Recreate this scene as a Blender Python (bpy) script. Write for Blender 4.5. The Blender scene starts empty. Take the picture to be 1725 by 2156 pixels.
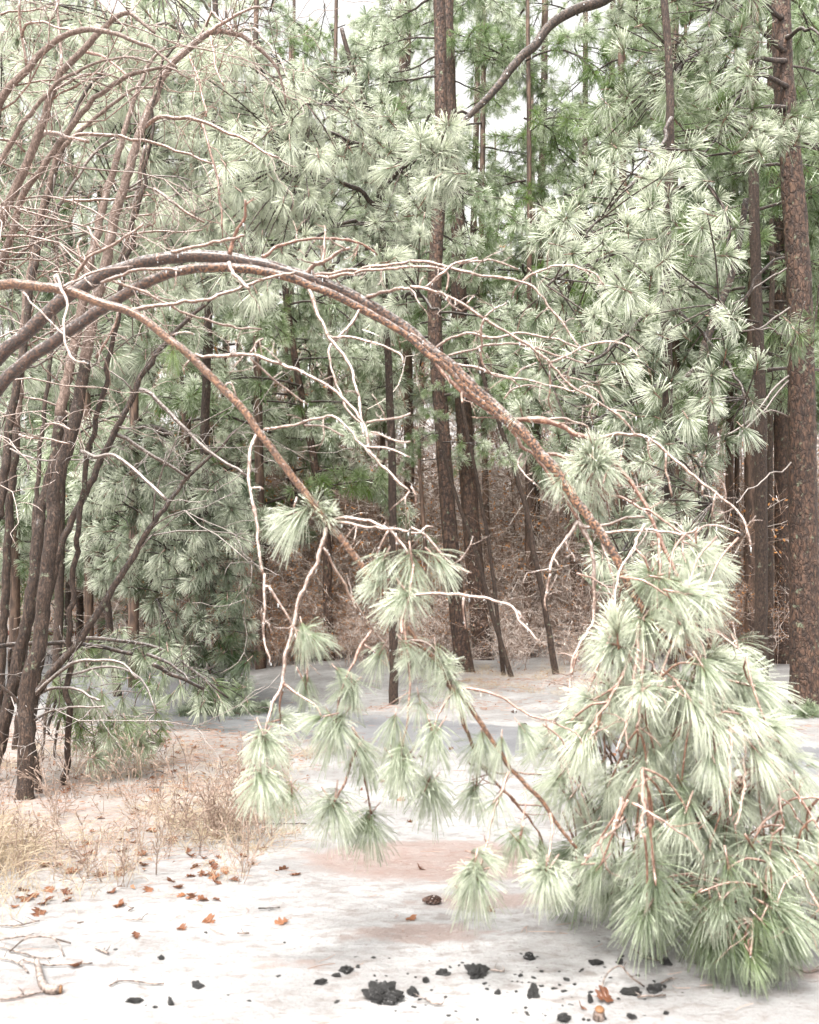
import bpy, math, random
import numpy as np

random.seed(7)
RG = np.random.default_rng(7)
SC = bpy.context.scene
COL = SC.collection

# ------------------------------------------------------------------ camera, sky, sun, exposure
cam = bpy.data.cameras.new('camera')
cam.lens = 35.0
cam.sensor_width = 36.0
cam.shift_y = 0.0705
cam.dof.use_dof = True
cam.dof.focus_distance = 9.5
cam.dof.aperture_fstop = 3.2
cam.clip_start = 0.05
cam.clip_end = 1200.0
camo = bpy.data.objects.new('camera', cam)
camo.location = (0, 0, 1.6)
camo.rotation_euler = (math.pi / 2, 0, 0)
COL.objects.link(camo)
SC.camera = camo

world = bpy.data.worlds.new('World')
SC.world = world
world.use_nodes = True
wn = world.node_tree
wn.nodes.clear()
_sky = wn.nodes.new('ShaderNodeTexSky')
_sky.sky_type = 'NISHITA'
_sky.sun_disc = False
SUN_EL, SUN_ROT = math.radians(58), math.radians(205)
_sky.sun_elevation = SUN_EL
_sky.sun_rotation = SUN_ROT
_sky.air_density = 1.0
_sky.dust_density = 4.0
_sky.ozone_density = 0.6
_hs = wn.nodes.new('ShaderNodeHueSaturation')
_hs.inputs['Saturation'].default_value = 0.02       # an even overcast sheet
_hs.inputs['Value'].default_value = 1.0
_bg = wn.nodes.new('ShaderNodeBackground')
_bg.inputs['Strength'].default_value = 0.115
_wo = wn.nodes.new('ShaderNodeOutputWorld')
wn.links.new(_sky.outputs[0], _hs.inputs['Color'])
_wm = wn.nodes.new('ShaderNodeMix')
_wm.data_type = 'RGBA'
_wm.blend_type = 'MULTIPLY'
_wm.inputs[0].default_value = 1.0
_wm.inputs[7].default_value = (1.0, .985, .97, 1)
wn.links.new(_hs.outputs[0], _wm.inputs[6])
wn.links.new(_wm.outputs[2], _bg.inputs['Color'])
wn.links.new(_bg.outputs[0], _wo.inputs['Surface'])

sun = bpy.data.lights.new('sun', 'SUN')
sun.energy = 1.5
sun.angle = math.radians(25)
sun.color = (1.0, 0.95, 0.89)
suno = bpy.data.objects.new('sun', sun)
COL.objects.link(suno)
from mathutils import Vector
_sd = Vector((math.sin(SUN_ROT) * math.cos(SUN_EL), math.cos(SUN_ROT) * math.cos(SUN_EL), math.sin(SUN_EL)))
suno.rotation_euler = _sd.to_track_quat('Z', 'Y').to_euler()
suno.location = (0, -5, 20)

SC.view_settings.view_transform = 'Standard'
SC.view_settings.look = 'None'
SC.view_settings.gamma = 1.0
SC.view_settings.exposure = 1.97
SC.view_settings.use_curve_mapping = False
SC.render.engine = 'CYCLES'
SC.cycles.max_bounces = 8
SC.cycles.diffuse_bounces = 5
SC.cycles.glossy_bounces = 2
SC.cycles.transmission_bounces = 3
SC.cycles.transparent_max_bounces = 4
SC.cycles.sample_clamp_indirect = 6.0
SC.cycles.use_denoising = True
SC.cycles.denoiser = 'OPENIMAGEDENOISE'

# ------------------------------------------------------------------ measures
K = 0.8229 / 1725.0            # tan of the field per unit of a 1725 wide sheet


def V(px, py, d):
    return np.array([(px - 862.5) * K * d, d, 1.6 + (1230.0 - py) * K * d])


def gd(py):                     # distance of flat ground seen at height py
    return 1.6 / (K * (py - 1230.0))


OFF = {0: (0, 0, 1.0), 1: (0, 0, .5), 2: (862.5, 0, .5), 3: (0, 517.5, .5), 4: (862.5, 517.5, .5),
       5: (0, 1035, .5), 6: (862.5, 1035, .5), 7: (0, 1587, .5), 8: (862.5, 1587, .5)}


def T(crop, s):
    ox, oy, k = OFF[crop]
    out = []
    for w in s.split():
        x, y = w.split(',')
        out.append((float(x) * k + ox, float(y) * k + oy))
    return out


# ------------------------------------------------------------------ noise
def _hash(i, j, k):
    h = (i.astype(np.int64) * 73856093) ^ (j.astype(np.int64) * 19349663) ^ (k.astype(np.int64) * 83492791)
    h = (h ^ (h >> 13)) * 1274126177
    h = h & 0x7fffffff
    return (h ^ (h >> 16)) % 65536 / 32767.5 - 1.0


def vn(p):                      # value noise, -1..1
    p = np.asarray(p, float)
    f = np.floor(p)
    t = p - f
    t = t * t * (3 - 2 * t)
    i, j, k = [f[..., a].astype(np.int64) for a in range(3)]
    r = 0
    for a in (0, 1):
        for b in (0, 1):
            for c in (0, 1):
                w = (t[..., 0] if a else 1 - t[..., 0]) * (t[..., 1] if b else 1 - t[..., 1]) * (t[..., 2] if c else 1 - t[..., 2])
                r = r + w * _hash(i + a, j + b, k + c)
    return r


def sstep(a, b, x):
    t = np.clip((x - a) / (b - a), 0, 1)
    return t * t * (3 - 2 * t)


def gh(x, y):                   # height of the ground
    x = np.asarray(x, float)
    y = np.asarray(y, float)
    z0 = np.zeros_like(x)
    h = 0.035 * vn(np.stack([x * .45, y * .45, z0], -1)) + 0.012 * vn(np.stack([x * 1.7, y * 1.7, z0 + 3], -1))
    h = h + 0.004 * vn(np.stack([x * 7, y * 7, z0 + 5], -1))
    bank = sstep(12.5, 16.5, y + 0.25 * np.abs(x)) * 0.22 * sstep(-3.5, -1.0, x)
    h = h + bank + sstep(18, 60, y) * 0.9 * (1 + vn(np.stack([x * .08, y * .08, z0 + 9], -1)))
    h = h + 0.015 * sstep(-.9, -2.2, x) * sstep(10, 7, y) * (1 + vn(np.stack([x * 2.2, y * 2.2, z0 + 7], -1)))
    return h


# ------------------------------------------------------------------ mesh building
class MB:
    def __init__(self):
        self.v, self.c, self.q, self.t, self.qm, self.tm = [], [], [], [], [], []
        self.n = 0

    def add(self, v, q=None, t=None, col=None, mat=0):
        v = np.asarray(v, np.float32).reshape(-1, 3)
        self.v.append(v)
        if col is None:
            col = np.zeros((len(v), 4), np.float32)
        self.c.append(np.asarray(col, np.float32).reshape(-1, 4))
        if q is not None and len(q):
            q = np.asarray(q, np.int64).reshape(-1, 4) + self.n
            self.q.append(q)
            self.qm.append(np.full(len(q), mat))
        if t is not None and len(t):
            t = np.asarray(t, np.int64).reshape(-1, 3) + self.n
            self.t.append(t)
            self.tm.append(np.full(len(t), mat))
        self.n += len(v)

    def mesh(self, name, mats, smooth=True):
        me = bpy.data.meshes.new(name)
        if not self.n:
            return me
        v = np.concatenate(self.v)
        q = np.concatenate(self.q) if self.q else np.zeros((0, 4), np.int64)
        t = np.concatenate(self.t) if self.t else np.zeros((0, 3), np.int64)
        me.vertices.add(len(v))
        me.vertices.foreach_set('co', v.ravel())
        me.loops.add(q.size + t.size)
        me.loops.foreach_set('vertex_index', np.concatenate([q.ravel(), t.ravel()]).astype(np.int32))
        me.polygons.add(len(q) + len(t))
        st = np.concatenate([np.arange(len(q)) * 4, q.size + np.arange(len(t)) * 3]).astype(np.int32)
        me.polygons.foreach_set('loop_start', st)
        mi = np.concatenate(([np.concatenate(self.qm)] if self.q else []) + ([np.concatenate(self.tm)] if self.t else []))
        me.polygons.foreach_set('material_index', mi.astype(np.int32))
        me.polygons.foreach_set('use_smooth', np.full(len(mi), smooth))
        at = me.attributes.new('nd', 'FLOAT_COLOR', 'POINT')
        at.data.foreach_set('color', np.concatenate(self.c).ravel())
        for m in (mats if isinstance(mats, (list, tuple)) else [mats]):
            me.materials.append(m)
        me.update(calc_edges=True)
        return me

    def obj(self, name, mats, parent=None, smooth=True, color=None, kind=None):
        return link(name, self.mesh(name, mats, smooth), parent, color, kind)


def link(name, data, parent=None, color=None, kind=None):
    o = bpy.data.objects.new(name, data)
    COL.objects.link(o)
    if parent is not None:
        o.parent = parent
    if color is not None:
        o.color = color
    if kind:
        o['kind'] = kind
    return o


def thing(name, label, cat, loc=(0, 0, 0), group=None):
    o = link(name, None)
    o.location = [float(a) for a in loc]
    o.empty_display_size = .2
    return tag(o, label, cat, group)


def tag(o, label, cat, group=None):
    o['label'] = label
    o['category'] = cat
    if group:
        o['group'] = group
    return o


def nrm(a):
    return a / np.maximum(np.linalg.norm(a, axis=-1, keepdims=True), 1e-9)


def tubes(mb, P, R, k=6, rnd=None, mat=0, cap=True, ex=.6, rough=0.0, roughf=(18, 18, 5)):
    """P (M,n,3) curves, R (M,n) radii"""
    P = np.asarray(P, float)
    R = np.asarray(R, float)
    if P.ndim == 2:
        P, R = P[None], R[None]
    M, n, _ = P.shape
    if not M:
        return
    t = nrm(np.gradient(P, axis=1))
    ax = np.abs(t).max(axis=1).argmin(axis=1)
    ref = np.eye(3)[ax][:, None, :] * np.ones((1, n, 1))
    u = nrm(np.cross(t, ref))
    w = np.cross(t, u)
    a = np.arange(k) / k * 2 * math.pi
    rr = R[:, :, None]
    if rough:
        dirs = u[:, :, None, :] * np.cos(a)[None, None, :, None] + w[:, :, None, :] * np.sin(a)[None, None, :, None]
        q0 = P[:, :, None, :] + dirs * rr[..., None]
        nz = vn(q0 * np.array(roughf)) * .65 + vn(q0 * np.array(roughf) * 2.3 + 7) * .35
        rr = rr * (1 + rough * nz)
    ring = P[:, :, None, :] + rr[..., None] * (u[:, :, None, :] * np.cos(a)[None, None, :, None] + w[:, :, None, :] * np.sin(a)[None, None, :, None])
    if rnd is None:
        rnd = RG.random(M)
    col = np.zeros((M, n, k, 4), np.float32)
    col[..., 0] = np.linspace(0, 1, n)[None, :, None]
    col[..., 1] = np.asarray(rnd)[:, None, None]
    col[..., 2] = ex
    col[..., 3] = 1
    i, j = np.meshgrid(np.arange(n - 1), np.arange(k), indexing='ij')
    q = np.stack([i * k + j, i * k + (j + 1) % k, (i + 1) * k + (j + 1) % k, (i + 1) * k + j], -1).reshape(-1, 4)
    q = (q[None] + (np.arange(M) * n * k)[:, None, None]).reshape(-1, 4)
    tt = None
    if cap and k >= 3:
        f = np.array([[(n - 1) * k, (n - 1) * k + m, (n - 1) * k + m + 1] for m in range(1, k - 1)] +
                     [[0, m + 1, m] for m in range(1, k - 1)])
        tt = (f[None] + (np.arange(M) * n * k)[:, None, None]).reshape(-1, 3)
    mb.add(ring.reshape(-1, 3), q, tt, col.reshape(-1, 4), mat)


def ribbons(mb, P, W, rnd=None, mat=0, ex=None):
    """flat strips: P (M,n,3), W (M,n) width"""
    M, n, _ = P.shape
    t = nrm(P[:, -1] - P[:, 0])
    s = nrm(np.cross(t, RG.normal(size=(M, 3))))
    L = P - s[:, None, :] * W[..., None] / 2
    R_ = P + s[:, None, :] * W[..., None] / 2
    v = np.stack([L, R_], 2)
    if rnd is None:
        rnd = RG.random(M)
    col = np.zeros((M, n, 2, 4), np.float32)
    col[..., 0] = np.linspace(0, 1, n)[None, :, None]
    col[..., 1] = rnd[:, None, None]
    col[..., 2] = .6 if ex is None else ex[:, None, None]
    col[..., 3] = 1
    i = np.arange(n - 1)
    q = np.stack([i * 2, i * 2 + 1, i * 2 + 3, i * 2 + 2], -1)
    q = (q[None] + (np.arange(M) * n * 2)[:, None, None]).reshape(-1, 4)
    mb.add(v.reshape(-1, 3), q, None, col.reshape(-1, 4), mat)


def smooth(pts, step, jit=0.0):
    """Catmull-Rom through pts (n, m) resampled about every step (first 3 columns = position)"""
    p = np.asarray(pts, float)
    p = np.vstack([2 * p[0] - p[1], p, 2 * p[-1] - p[-2]])
    out = []
    for i in range(1, len(p) - 2):
        seg = np.linalg.norm(p[i + 1, :3] - p[i, :3])
        m = max(1, int(round(seg / step)))
        t = (np.arange(m) / m)[:, None]
        a, b, c, d = p[i - 1], p[i], p[i + 1], p[i + 2]
        out.append(.5 * ((2 * b) + (-a + c) * t + (2 * a - 5 * b + 4 * c - d) * t ** 2 + (-a + 3 * b - 3 * c + d) * t ** 3))
    out.append(p[-2][None])
    o = np.vstack(out)
    if jit:
        for a in range(3):
            o[:, a] += jit * vn(np.stack([np.arange(len(o)) * .55, np.full(len(o), a * 7.3 + p[1, 0] * 3), np.full(len(o), p[1, 2])], -1))
    return o


# ------------------------------------------------------------------ materials
def newmat(name):
    m = bpy.data.materials.new(name)
    m.use_nodes = True
    nt = m.node_tree
    b = nt.nodes['Principled BSDF']
    return m, nt, b


def N(nt, t, **kw):
    n = nt.nodes.new(t)
    for k, v in kw.items():
        setattr(n, k, v)
    return n


def mixc(nt, f, a, b, blend='MIX'):
    n = N(nt, 'ShaderNodeMix', data_type='RGBA', blend_type=blend)
    for sock, val in ((n.inputs[0], f), (n.inputs[6], a), (n.inputs[7], b)):
        if hasattr(val, 'links'):
            nt.links.new(val, sock)
        elif isinstance(val, (int, float)):
            sock.default_value = val
        else:
            sock.default_value = (*val, 1) if len(val) == 3 else val
    return n.outputs[2]


def mth(nt, op, a, b=None, c=None, clamp=False):
    n = N(nt, 'ShaderNodeMath', operation=op, use_clamp=clamp)
    for i, x in enumerate((a, b, c)):
        if x is None:
            continue
        if hasattr(x, 'links'):
            nt.links.new(x, n.inputs[i])
        else:
            n.inputs[i].default_value = x
    return n.outputs[0]


def ramp(nt, x, lo, hi):
    n = N(nt, 'ShaderNodeMapRange', interpolation_type='SMOOTHSTEP')
    nt.links.new(x, n.inputs[0])
    n.inputs[1].default_value = lo
    n.inputs[2].default_value = hi
    return n.outputs[0]


def noise(nt, vec, scale, detail=4, rough=.55, mapscale=None):
    if mapscale:
        mp = N(nt, 'ShaderNodeMapping')
        mp.inputs['Scale'].default_value = mapscale
        nt.links.new(vec, mp.inputs[0])
        vec = mp.outputs[0]
    n = N(nt, 'ShaderNodeTexNoise')
    n.inputs['Scale'].default_value = scale
    n.inputs['Detail'].default_value = detail
    n.inputs['Roughness'].default_value = rough
    nt.links.new(vec, n.inputs['Vector'])
    return n.outputs['Fac']


def needle_mat(name, g1, g2, ice):
    m, nt, b = newmat(name)
    at = N(nt, 'ShaderNodeAttribute', attribute_name='nd')
    sp = N(nt, 'ShaderNodeSeparateColor')
    nt.links.new(at.outputs['Color'], sp.inputs[0])
    oi = N(nt, 'ShaderNodeObjectInfo')
    so = N(nt, 'ShaderNodeSeparateColor')
    nt.links.new(oi.outputs['Color'], so.inputs[0])
    s, r = sp.outputs[0], sp.outputs[1]
    frost, hue = so.outputs[0], so.outputs[1]
    green = mixc(nt, mth(nt, 'MULTIPLY_ADD', r, .5, mth(nt, 'MULTIPLY', hue, .6)), g1, g2)
    green = mixc(nt, ramp(nt, s, .16, .0), green, (.16, .085, .035))      # brown sheath where needles leave the twig
    geo = N(nt, 'ShaderNodeNewGeometry')
    nz = noise(nt, geo.outputs['Position'], 30, 2)
    f = mth(nt, 'MULTIPLY', frost, mth(nt, 'MULTIPLY_ADD', mth(nt, 'POWER', s, .9), .95, .16))
    f = mth(nt, 'MULTIPLY', f, mth(nt, 'MULTIPLY_ADD', nz, 1.1, .55))
    f = mth(nt, 'MULTIPLY', f, mth(nt, 'MULTIPLY_ADD', sp.outputs[2], 1.35, .2))
    f = mth(nt, 'MULTIPLY', f, mth(nt, 'MULTIPLY_ADD', r, .6, .7), clamp=True)
    col = mixc(nt, f, green, ice)
    nt.links.new(col, b.inputs['Base Color'])
    b.inputs['Roughness'].default_value = .32
    b.inputs['Coat Weight'].default_value = .6
    b.inputs['Coat Roughness'].default_value = .12
    tr = N(nt, 'ShaderNodeBsdfTranslucent')
    nt.links.new(col, tr.inputs[0])
    mx = N(nt, 'ShaderNodeMixShader')
    mx.inputs[0].default_value = .40
    out = nt.nodes['Material Output']
    nt.links.new(b.outputs[0], mx.inputs[1])
    nt.links.new(tr.outputs[0], mx.inputs[2])
    nt.links.new(mx.outputs[0], out.inputs[0])
    return m


def bark_mat(name, dark, mid, lit, scale=22, stretch=(1, 1, .3), frost=.0, lichen=.0, bump=.5, vor=True, rough=.75, coat=.15, tip=None):
    m, nt, b = newmat(name)
    tc = N(nt, 'ShaderNodeTexCoord')
    P = tc.outputs['Object']
    mp = N(nt, 'ShaderNodeMapping')
    mp.inputs['Scale'].default_value = stretch
    nt.links.new(P, mp.inputs[0])
    q = mp.outputs[0]
    n1 = noise(nt, q, scale, 6, .65)
    n2 = noise(nt, q, scale * .25, 3, .6)
    # warp the plates a little
    wv = N(nt, 'ShaderNodeVectorMath', operation='MULTIPLY_ADD')
    cn = N(nt, 'ShaderNodeTexNoise')
    cn.inputs['Scale'].default_value = scale * .5
    nt.links.new(q, cn.inputs['Vector'])
    nt.links.new(cn.outputs['Color'], wv.inputs[0])
    wv.inputs[1].default_value = (.11, .11, .11)
    nt.links.new(q, wv.inputs[2])
    if vor:
        vo = N(nt, 'ShaderNodeTexVoronoi', feature='DISTANCE_TO_EDGE')
        vo.inputs['Scale'].default_value = scale * .75
        nt.links.new(wv.outputs[0], vo.inputs['Vector'])
        crack = ramp(nt, vo.outputs['Distance'], .0, .16)
        vc = N(nt, 'ShaderNodeTexVoronoi')
        vc.inputs['Scale'].default_value = scale * .75
        nt.links.new(wv.outputs[0], vc.inputs['Vector'])
        cs = N(nt, 'ShaderNodeSeparateColor')
        nt.links.new(vc.outputs['Color'], cs.inputs[0])
        plate = cs.outputs[0]
    else:
        crack = ramp(nt, n1, .36, .52)
        plate = n2
    c = mixc(nt, ramp(nt, n2, .3, .7), mid, lit)
    c = mixc(nt, mth(nt, 'MULTIPLY', plate, .45), c, mid)
    if tip:
        at = N(nt, 'ShaderNodeAttribute', attribute_name='nd')
        sp = N(nt, 'ShaderNodeSeparateColor')
        nt.links.new(at.outputs['Color'], sp.inputs[0])
        c = mixc(nt, mth(nt, 'MULTIPLY', ramp(nt, sp.outputs[0], .56, .78), ramp(nt, n2, .2, .6)), c, tip)
    c = mixc(nt, ramp(nt, n1, .62, .38), c, dark)
    c = mixc(nt, mth(nt, 'MULTIPLY_ADD', crack, .55, .45) if vor else crack, dark, c)
    if lichen:
        n3 = noise(nt, P, 9, 5, .7)
        c = mixc(nt, mth(nt, 'MULTIPLY', ramp(nt, n3, .60, .68), lichen), c, (.28, .33, .22))
    if frost:
        ge = N(nt, 'ShaderNodeNewGeometry')
        sx = N(nt, 'ShaderNodeSeparateXYZ')
        nt.links.new(ge.outputs['Normal'], sx.inputs[0])
        n4 = noise(nt, P, 45, 4, .7)
        up = ramp(nt, mth(nt, 'ADD', sx.outputs[2], mth(nt, 'MULTIPLY', mth(nt, 'SUBTRACT', n4, .5), 2.2)), .35, 1.15)
        c = mixc(nt, mth(nt, 'MULTIPLY', up, frost), c, (.72, .70, .69))
        fl = ramp(nt, n4, .64, .70)
        c = mixc(nt, mth(nt, 'MULTIPLY', fl, frost * .6), c, (.66, .63, .60))
    nt.links.new(c, b.inputs['Base Color'])
    b.inputs['Roughness'].default_value = rough
    b.inputs['Coat Weight'].default_value = coat
    b.inputs['Coat Roughness'].default_value = .25
    bu = N(nt, 'ShaderNodeBump')
    bu.inputs['Strength'].default_value = bump
    bu.inputs['Distance'].default_value = .02
    nt.links.new(mth(nt, 'MULTIPLY_ADD', n1, .5, crack), bu.inputs['Height'])
    nt.links.new(bu.outputs[0], b.inputs['Normal'])
    return m


def twig_mat(name, wood, wood2, ice, amount):
    """thin wood under a skin of ice: white above, the wood showing below and through"""
    m, nt, b = newmat(name)
    geo = N(nt, 'ShaderNodeNewGeometry')
    P = geo.outputs['Position']
    sx = N(nt, 'ShaderNodeSeparateXYZ')
    nt.links.new(geo.outputs['Normal'], sx.inputs[0])
    n1 = noise(nt, P, 70, 3, .6)
    n2 = noise(nt, P, 6, 3, .6)
    up = ramp(nt, mth(nt, 'ADD', sx.outputs[2], mth(nt, 'MULTIPLY', mth(nt, 'SUBTRACT', n1, .5), 1.8)), -.35, .95)
    w = mixc(nt, ramp(nt, n2, .35, .65), wood, wood2)
    w = mixc(nt, ramp(nt, n1, .62, .5), w, tuple(x * .55 for x in wood))
    lw = mth(nt, 'MULTIPLY_ADD', n1, .5, .75)
    c = mixc(nt, mth(nt, 'MULTIPLY', mth(nt, 'MULTIPLY', up, amount), lw, clamp=True), w, ice)
    nt.links.new(c, b.inputs['Base Color'])
    b.inputs['Roughness'].default_value = .38
    b.inputs['Coat Weight'].default_value = .7
    b.inputs['Coat Roughness'].default_value = .08
    bu = N(nt, 'ShaderNodeBump')
    bu.inputs['Strength'].default_value = .35
    bu.inputs['Distance'].default_value = .01
    nt.links.new(n1, bu.inputs['Height'])
    nt.links.new(bu.outputs[0], b.inputs['Normal'])
    return m


def plain_mat(name, a, bcol, scale=8, rough=.7, coat=0, bump=.3, trans=0.0, bs=None):
    m, nt, b = newmat(name)
    tc = N(nt, 'ShaderNodeTexCoord')
    n1 = noise(nt, tc.outputs['Object'], scale, 5, .6)
    at = N(nt, 'ShaderNodeAttribute', attribute_name='nd')
    sp = N(nt, 'ShaderNodeSeparateColor')
    nt.links.new(at.outputs['Color'], sp.inputs[0])
    oi = N(nt, 'ShaderNodeObjectInfo')
    f = mth(nt, 'MULTIPLY_ADD', sp.outputs[1], .7, mth(nt, 'MULTIPLY', n1, .3))
    f = mth(nt, 'MULTIPLY_ADD', oi.outputs['Random'], .4, mth(nt, 'MULTIPLY', f, .75), clamp=True)
    c = mixc(nt, f, a, bcol)
    nt.links.new(c, b.inputs['Base Color'])
    b.inputs['Roughness'].default_value = rough
    b.inputs['Coat Weight'].default_value = coat
    b.inputs['Coat Roughness'].default_value = .15
    if bump:
        bu = N(nt, 'ShaderNodeBump')
        bu.inputs['Strength'].default_value = bump
        bu.inputs['Distance'].default_value = .02
        n5 = noise(nt, tc.outputs['Object'], bs or scale * 4, 5, .65)
        nt.links.new(n5, bu.inputs['Height'])
        nt.links.new(bu.outputs[0], b.inputs['Normal'])
    if trans:
        tr = N(nt, 'ShaderNodeBsdfTranslucent')
        nt.links.new(c, tr.inputs[0])
        mx = N(nt, 'ShaderNodeMixShader')
        mx.inputs[0].default_value = trans
        nt.links.new(b.outputs[0], mx.inputs[1])
        nt.links.new(tr.outputs[0], mx.inputs[2])
        nt.links.new(mx.outputs[0], nt.nodes['Material Output'].inputs[0])
    return m


M = {}
M['needle'] = needle_mat('iced_needles', (.018, .075, .013), (.17, .28, .030), (.88, .915, .775))
M['bark'] = bark_mat('pine_bark', (.028, .015, .010), (.085, .043, .027), (.145, .08, .05), 24, (1, 1, .5), lichen=.5, bump=.8)
M['bark_grey'] = bark_mat('weathered_bark', (.03, .017, .011), (.080, .046, .030), (.13, .080, .055), 62, (1, 1, .34), frost=.25, lichen=.6, bump=.8)
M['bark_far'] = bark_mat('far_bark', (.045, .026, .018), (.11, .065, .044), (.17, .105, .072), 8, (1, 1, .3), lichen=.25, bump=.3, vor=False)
M['bark_bent'] = bark_mat('wet_bent_bark', (.024, .010, .006), (.070, .029, .015), (.13, .058, .029), 95, (1, 1, 1), frost=.75, bump=.7, vor=False, rough=.45, coat=.6, tip=(.30, .135, .06))
M['bark_orange'] = bark_mat('orange_bent_bark', (.09, .04, .022), (.20, .092, .045), (.33, .165, .08), 110, (1, 1, 1), frost=.6, bump=.7, vor=False, rough=.45, coat=.6)
M['bark_pink'] = bark_mat('flaky_sapling_bark', (.11, .065, .045), (.24, .155, .12), (.36, .27, .22), 75, (1, 1, .6), frost=.85, bump=.6, vor=True, rough=.6, coat=.3)
M['limb_dark'] = bark_mat('dark_limb_bark', (.016, .010, .007), (.055, .035, .025), (.10, .065, .046), 40, (1, 1, 1), frost=.35, bump=.5, vor=False)
M['twig'] = twig_mat('iced_twig', (.24, .125, .08), (.36, .22, .15), (.68, .59, .54), .78)
M['twig_red'] = twig_mat('iced_red_twig', (.25, .10, .055), (.36, .17, .095), (.70, .58, .51), .45)
M['twig_mid'] = twig_mat('frosty_twig', (.13, .08, .055), (.22, .15, .11), (.62, .57, .54), .6)
M['brush'] = twig_mat('frosty_brush', (.38, .225, .15), (.58, .42, .32), (.84, .75, .69), .8)
M['ice'] = plain_mat('clear_ice', (.75, .79, .80), (.85, .87, .88), 12, .08, 1.0, .2)
M['rust_leaf'] = plain_mat('dead_oak_leaf', (.13, .045, .022), (.30, .125, .055), 30, .5, .35, .4, .2)
M['rust_brush'] = plain_mat('withered_leaves', (.36, .13, .035), (.60, .28, .09), 30, .6, .1, 0, .3)
M['straw'] = plain_mat('dry_grass', (.36, .265, .18), (.62, .53, .39), 5, .5, .25, 0, .25)
M['weed'] = plain_mat('dry_weed', (.15, .095, .07), (.40, .30, .235), 5, .5, .25, 0, .0)
M['litter'] = plain_mat('pine_straw', (.32, .17, .12), (.52, .36, .28), 5, .5, .2, 0, .0)
M['litter_leaf'] = plain_mat('leaf_scraps', (.12, .05, .028), (.42, .24, .14), 5, .6, .15, 0, .2)
M['char'] = plain_mat('wet_charcoal', (.014, .013, .013), (.085, .082, .08), 40, .4, .4, .9, 0, 60)
M['stick'] = bark_mat('grey_stick_bark', (.06, .04, .03), (.22, .16, .13), (.36, .29, .25), 60, (1, 1, 1), frost=.2, bump=.4, vor=False)
M['cut'] = plain_mat('cut_wood', (.17, .075, .03), (.24, .12, .05), 20, .6, .1, .3)
M['cone'] = plain_mat('pine_cone_scale', (.05, .025, .018), (.14, .07, .045), 20, .5, .4, .4)
M['rusty_metal'] = plain_mat('rust_red_rail', (.16, .05, .035), (.22, .08, .055), 6, .6, 0, .2)


def ground_mat():
    m, nt, b = newmat('snow_and_ice')
    at = N(nt, 'ShaderNodeAttribute', attribute_name='nd')
    sp = N(nt, 'ShaderNodeSeparateColor')
    nt.links.new(at.outputs['Color'], sp.inputs[0])
    road, pud, lit = sp.outputs
    tc = N(nt, 'ShaderNodeTexCoord')
    P = tc.outputs['Object']
    a = noise(nt, P, 1.3, 6, .6, (1, 1.6, 1))
    bq = noise(nt, P, 9, 6, .65, (1, 1.8, 1))
    c_ = noise(nt, P, 55, 4, .6)
    d = noise(nt, P, 240, 2, .5)
    snow = mixc(nt, ramp(nt, a, .35, .7), (.28, .274, .274), (.425, .42, .42))
    snow = mixc(nt, mth(nt, 'MULTIPLY', ramp(nt, bq, .47, .68), .7), snow, (.185, .16, .148))
    snow = mixc(nt, mth(nt, 'MULTIPLY', ramp(nt, c_, .54, .70), .45), snow, (.17, .135, .12))
    # frozen litter
    nn = mth(nt, 'MULTIPLY_ADD', mth(nt, 'SUBTRACT', bq, .5), 1.7, mth(nt, 'MULTIPLY', mth(nt, 'SUBTRACT', c_, .5), 1.1))
    lf = ramp(nt, mth(nt, 'ADD', lit, nn), .42, .95)
    soil = mixc(nt, c_, (.23, .14, .10), (.46, .37, .32))
    col = mixc(nt, mth(nt, 'MULTIPLY', lf, .38), snow, soil)
    # red earth seen through thin ice
    nn2 = mth(nt, 'MULTIPLY_ADD', mth(nt, 'SUBTRACT', bq, .5), 1.3, mth(nt, 'MULTIPLY', mth(nt, 'SUBTRACT', a, .5), .9))
    pf = ramp(nt, mth(nt, 'ADD', pud, nn2), .35, .80)
    pc = mixc(nt, ramp(nt, bq, .35, .65), (.235, .135, .105), (.30, .235, .215))
    pc = mixc(nt, mth(nt, 'MULTIPLY', ramp(nt, c_, .55, .68), .45), pc, (.70, .66, .64))
    col = mixc(nt, mth(nt, 'MULTIPLY', pf, .72), col, pc)
    # grey tarmac under ice
    rf = ramp(nt, mth(nt, 'ADD', road, nn2), .40, .62)
    rc = mixc(nt, ramp(nt, a, .3, .7), (.15, .155, .17), (.235, .24, .255))
    rc = mixc(nt, mth(nt, 'MULTIPLY', ramp(nt, d, .6, .75), .5), rc, (.40, .41, .43))
    col = mixc(nt, mth(nt, 'MULTIPLY', rf, .92), col, rc)
    nt.links.new(col, b.inputs['Base Color'])
    ro = mth(nt, 'MULTIPLY_ADD', c_, .5, .22)
    ro = mth(nt, 'SUBTRACT', ro, mth(nt, 'MULTIPLY', mth(nt, 'MAXIMUM', rf, pf), .12))
    nt.links.new(ro, b.inputs['Roughness'])
    b.inputs['Specular IOR Level'].default_value = .4
    bu = N(nt, 'ShaderNodeBump')
    bu.inputs['Strength'].default_value = .5
    bu.inputs['Distance'].default_value = .025
    h = mth(nt, 'MULTIPLY_ADD', bq, 1.3, mth(nt, 'MULTIPLY_ADD', c_, .5, mth(nt, 'MULTIPLY', d, .16)))
    h = mth(nt, 'MULTIPLY', h, mth(nt, 'SUBTRACT', 1.0, mth(nt, 'MULTIPLY', rf, .7)))
    nt.links.new(h, bu.inputs['Height'])
    nt.links.new(bu.outputs[0], b.inputs['Normal'])
    return m


M['ground'] = ground_mat()

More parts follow.
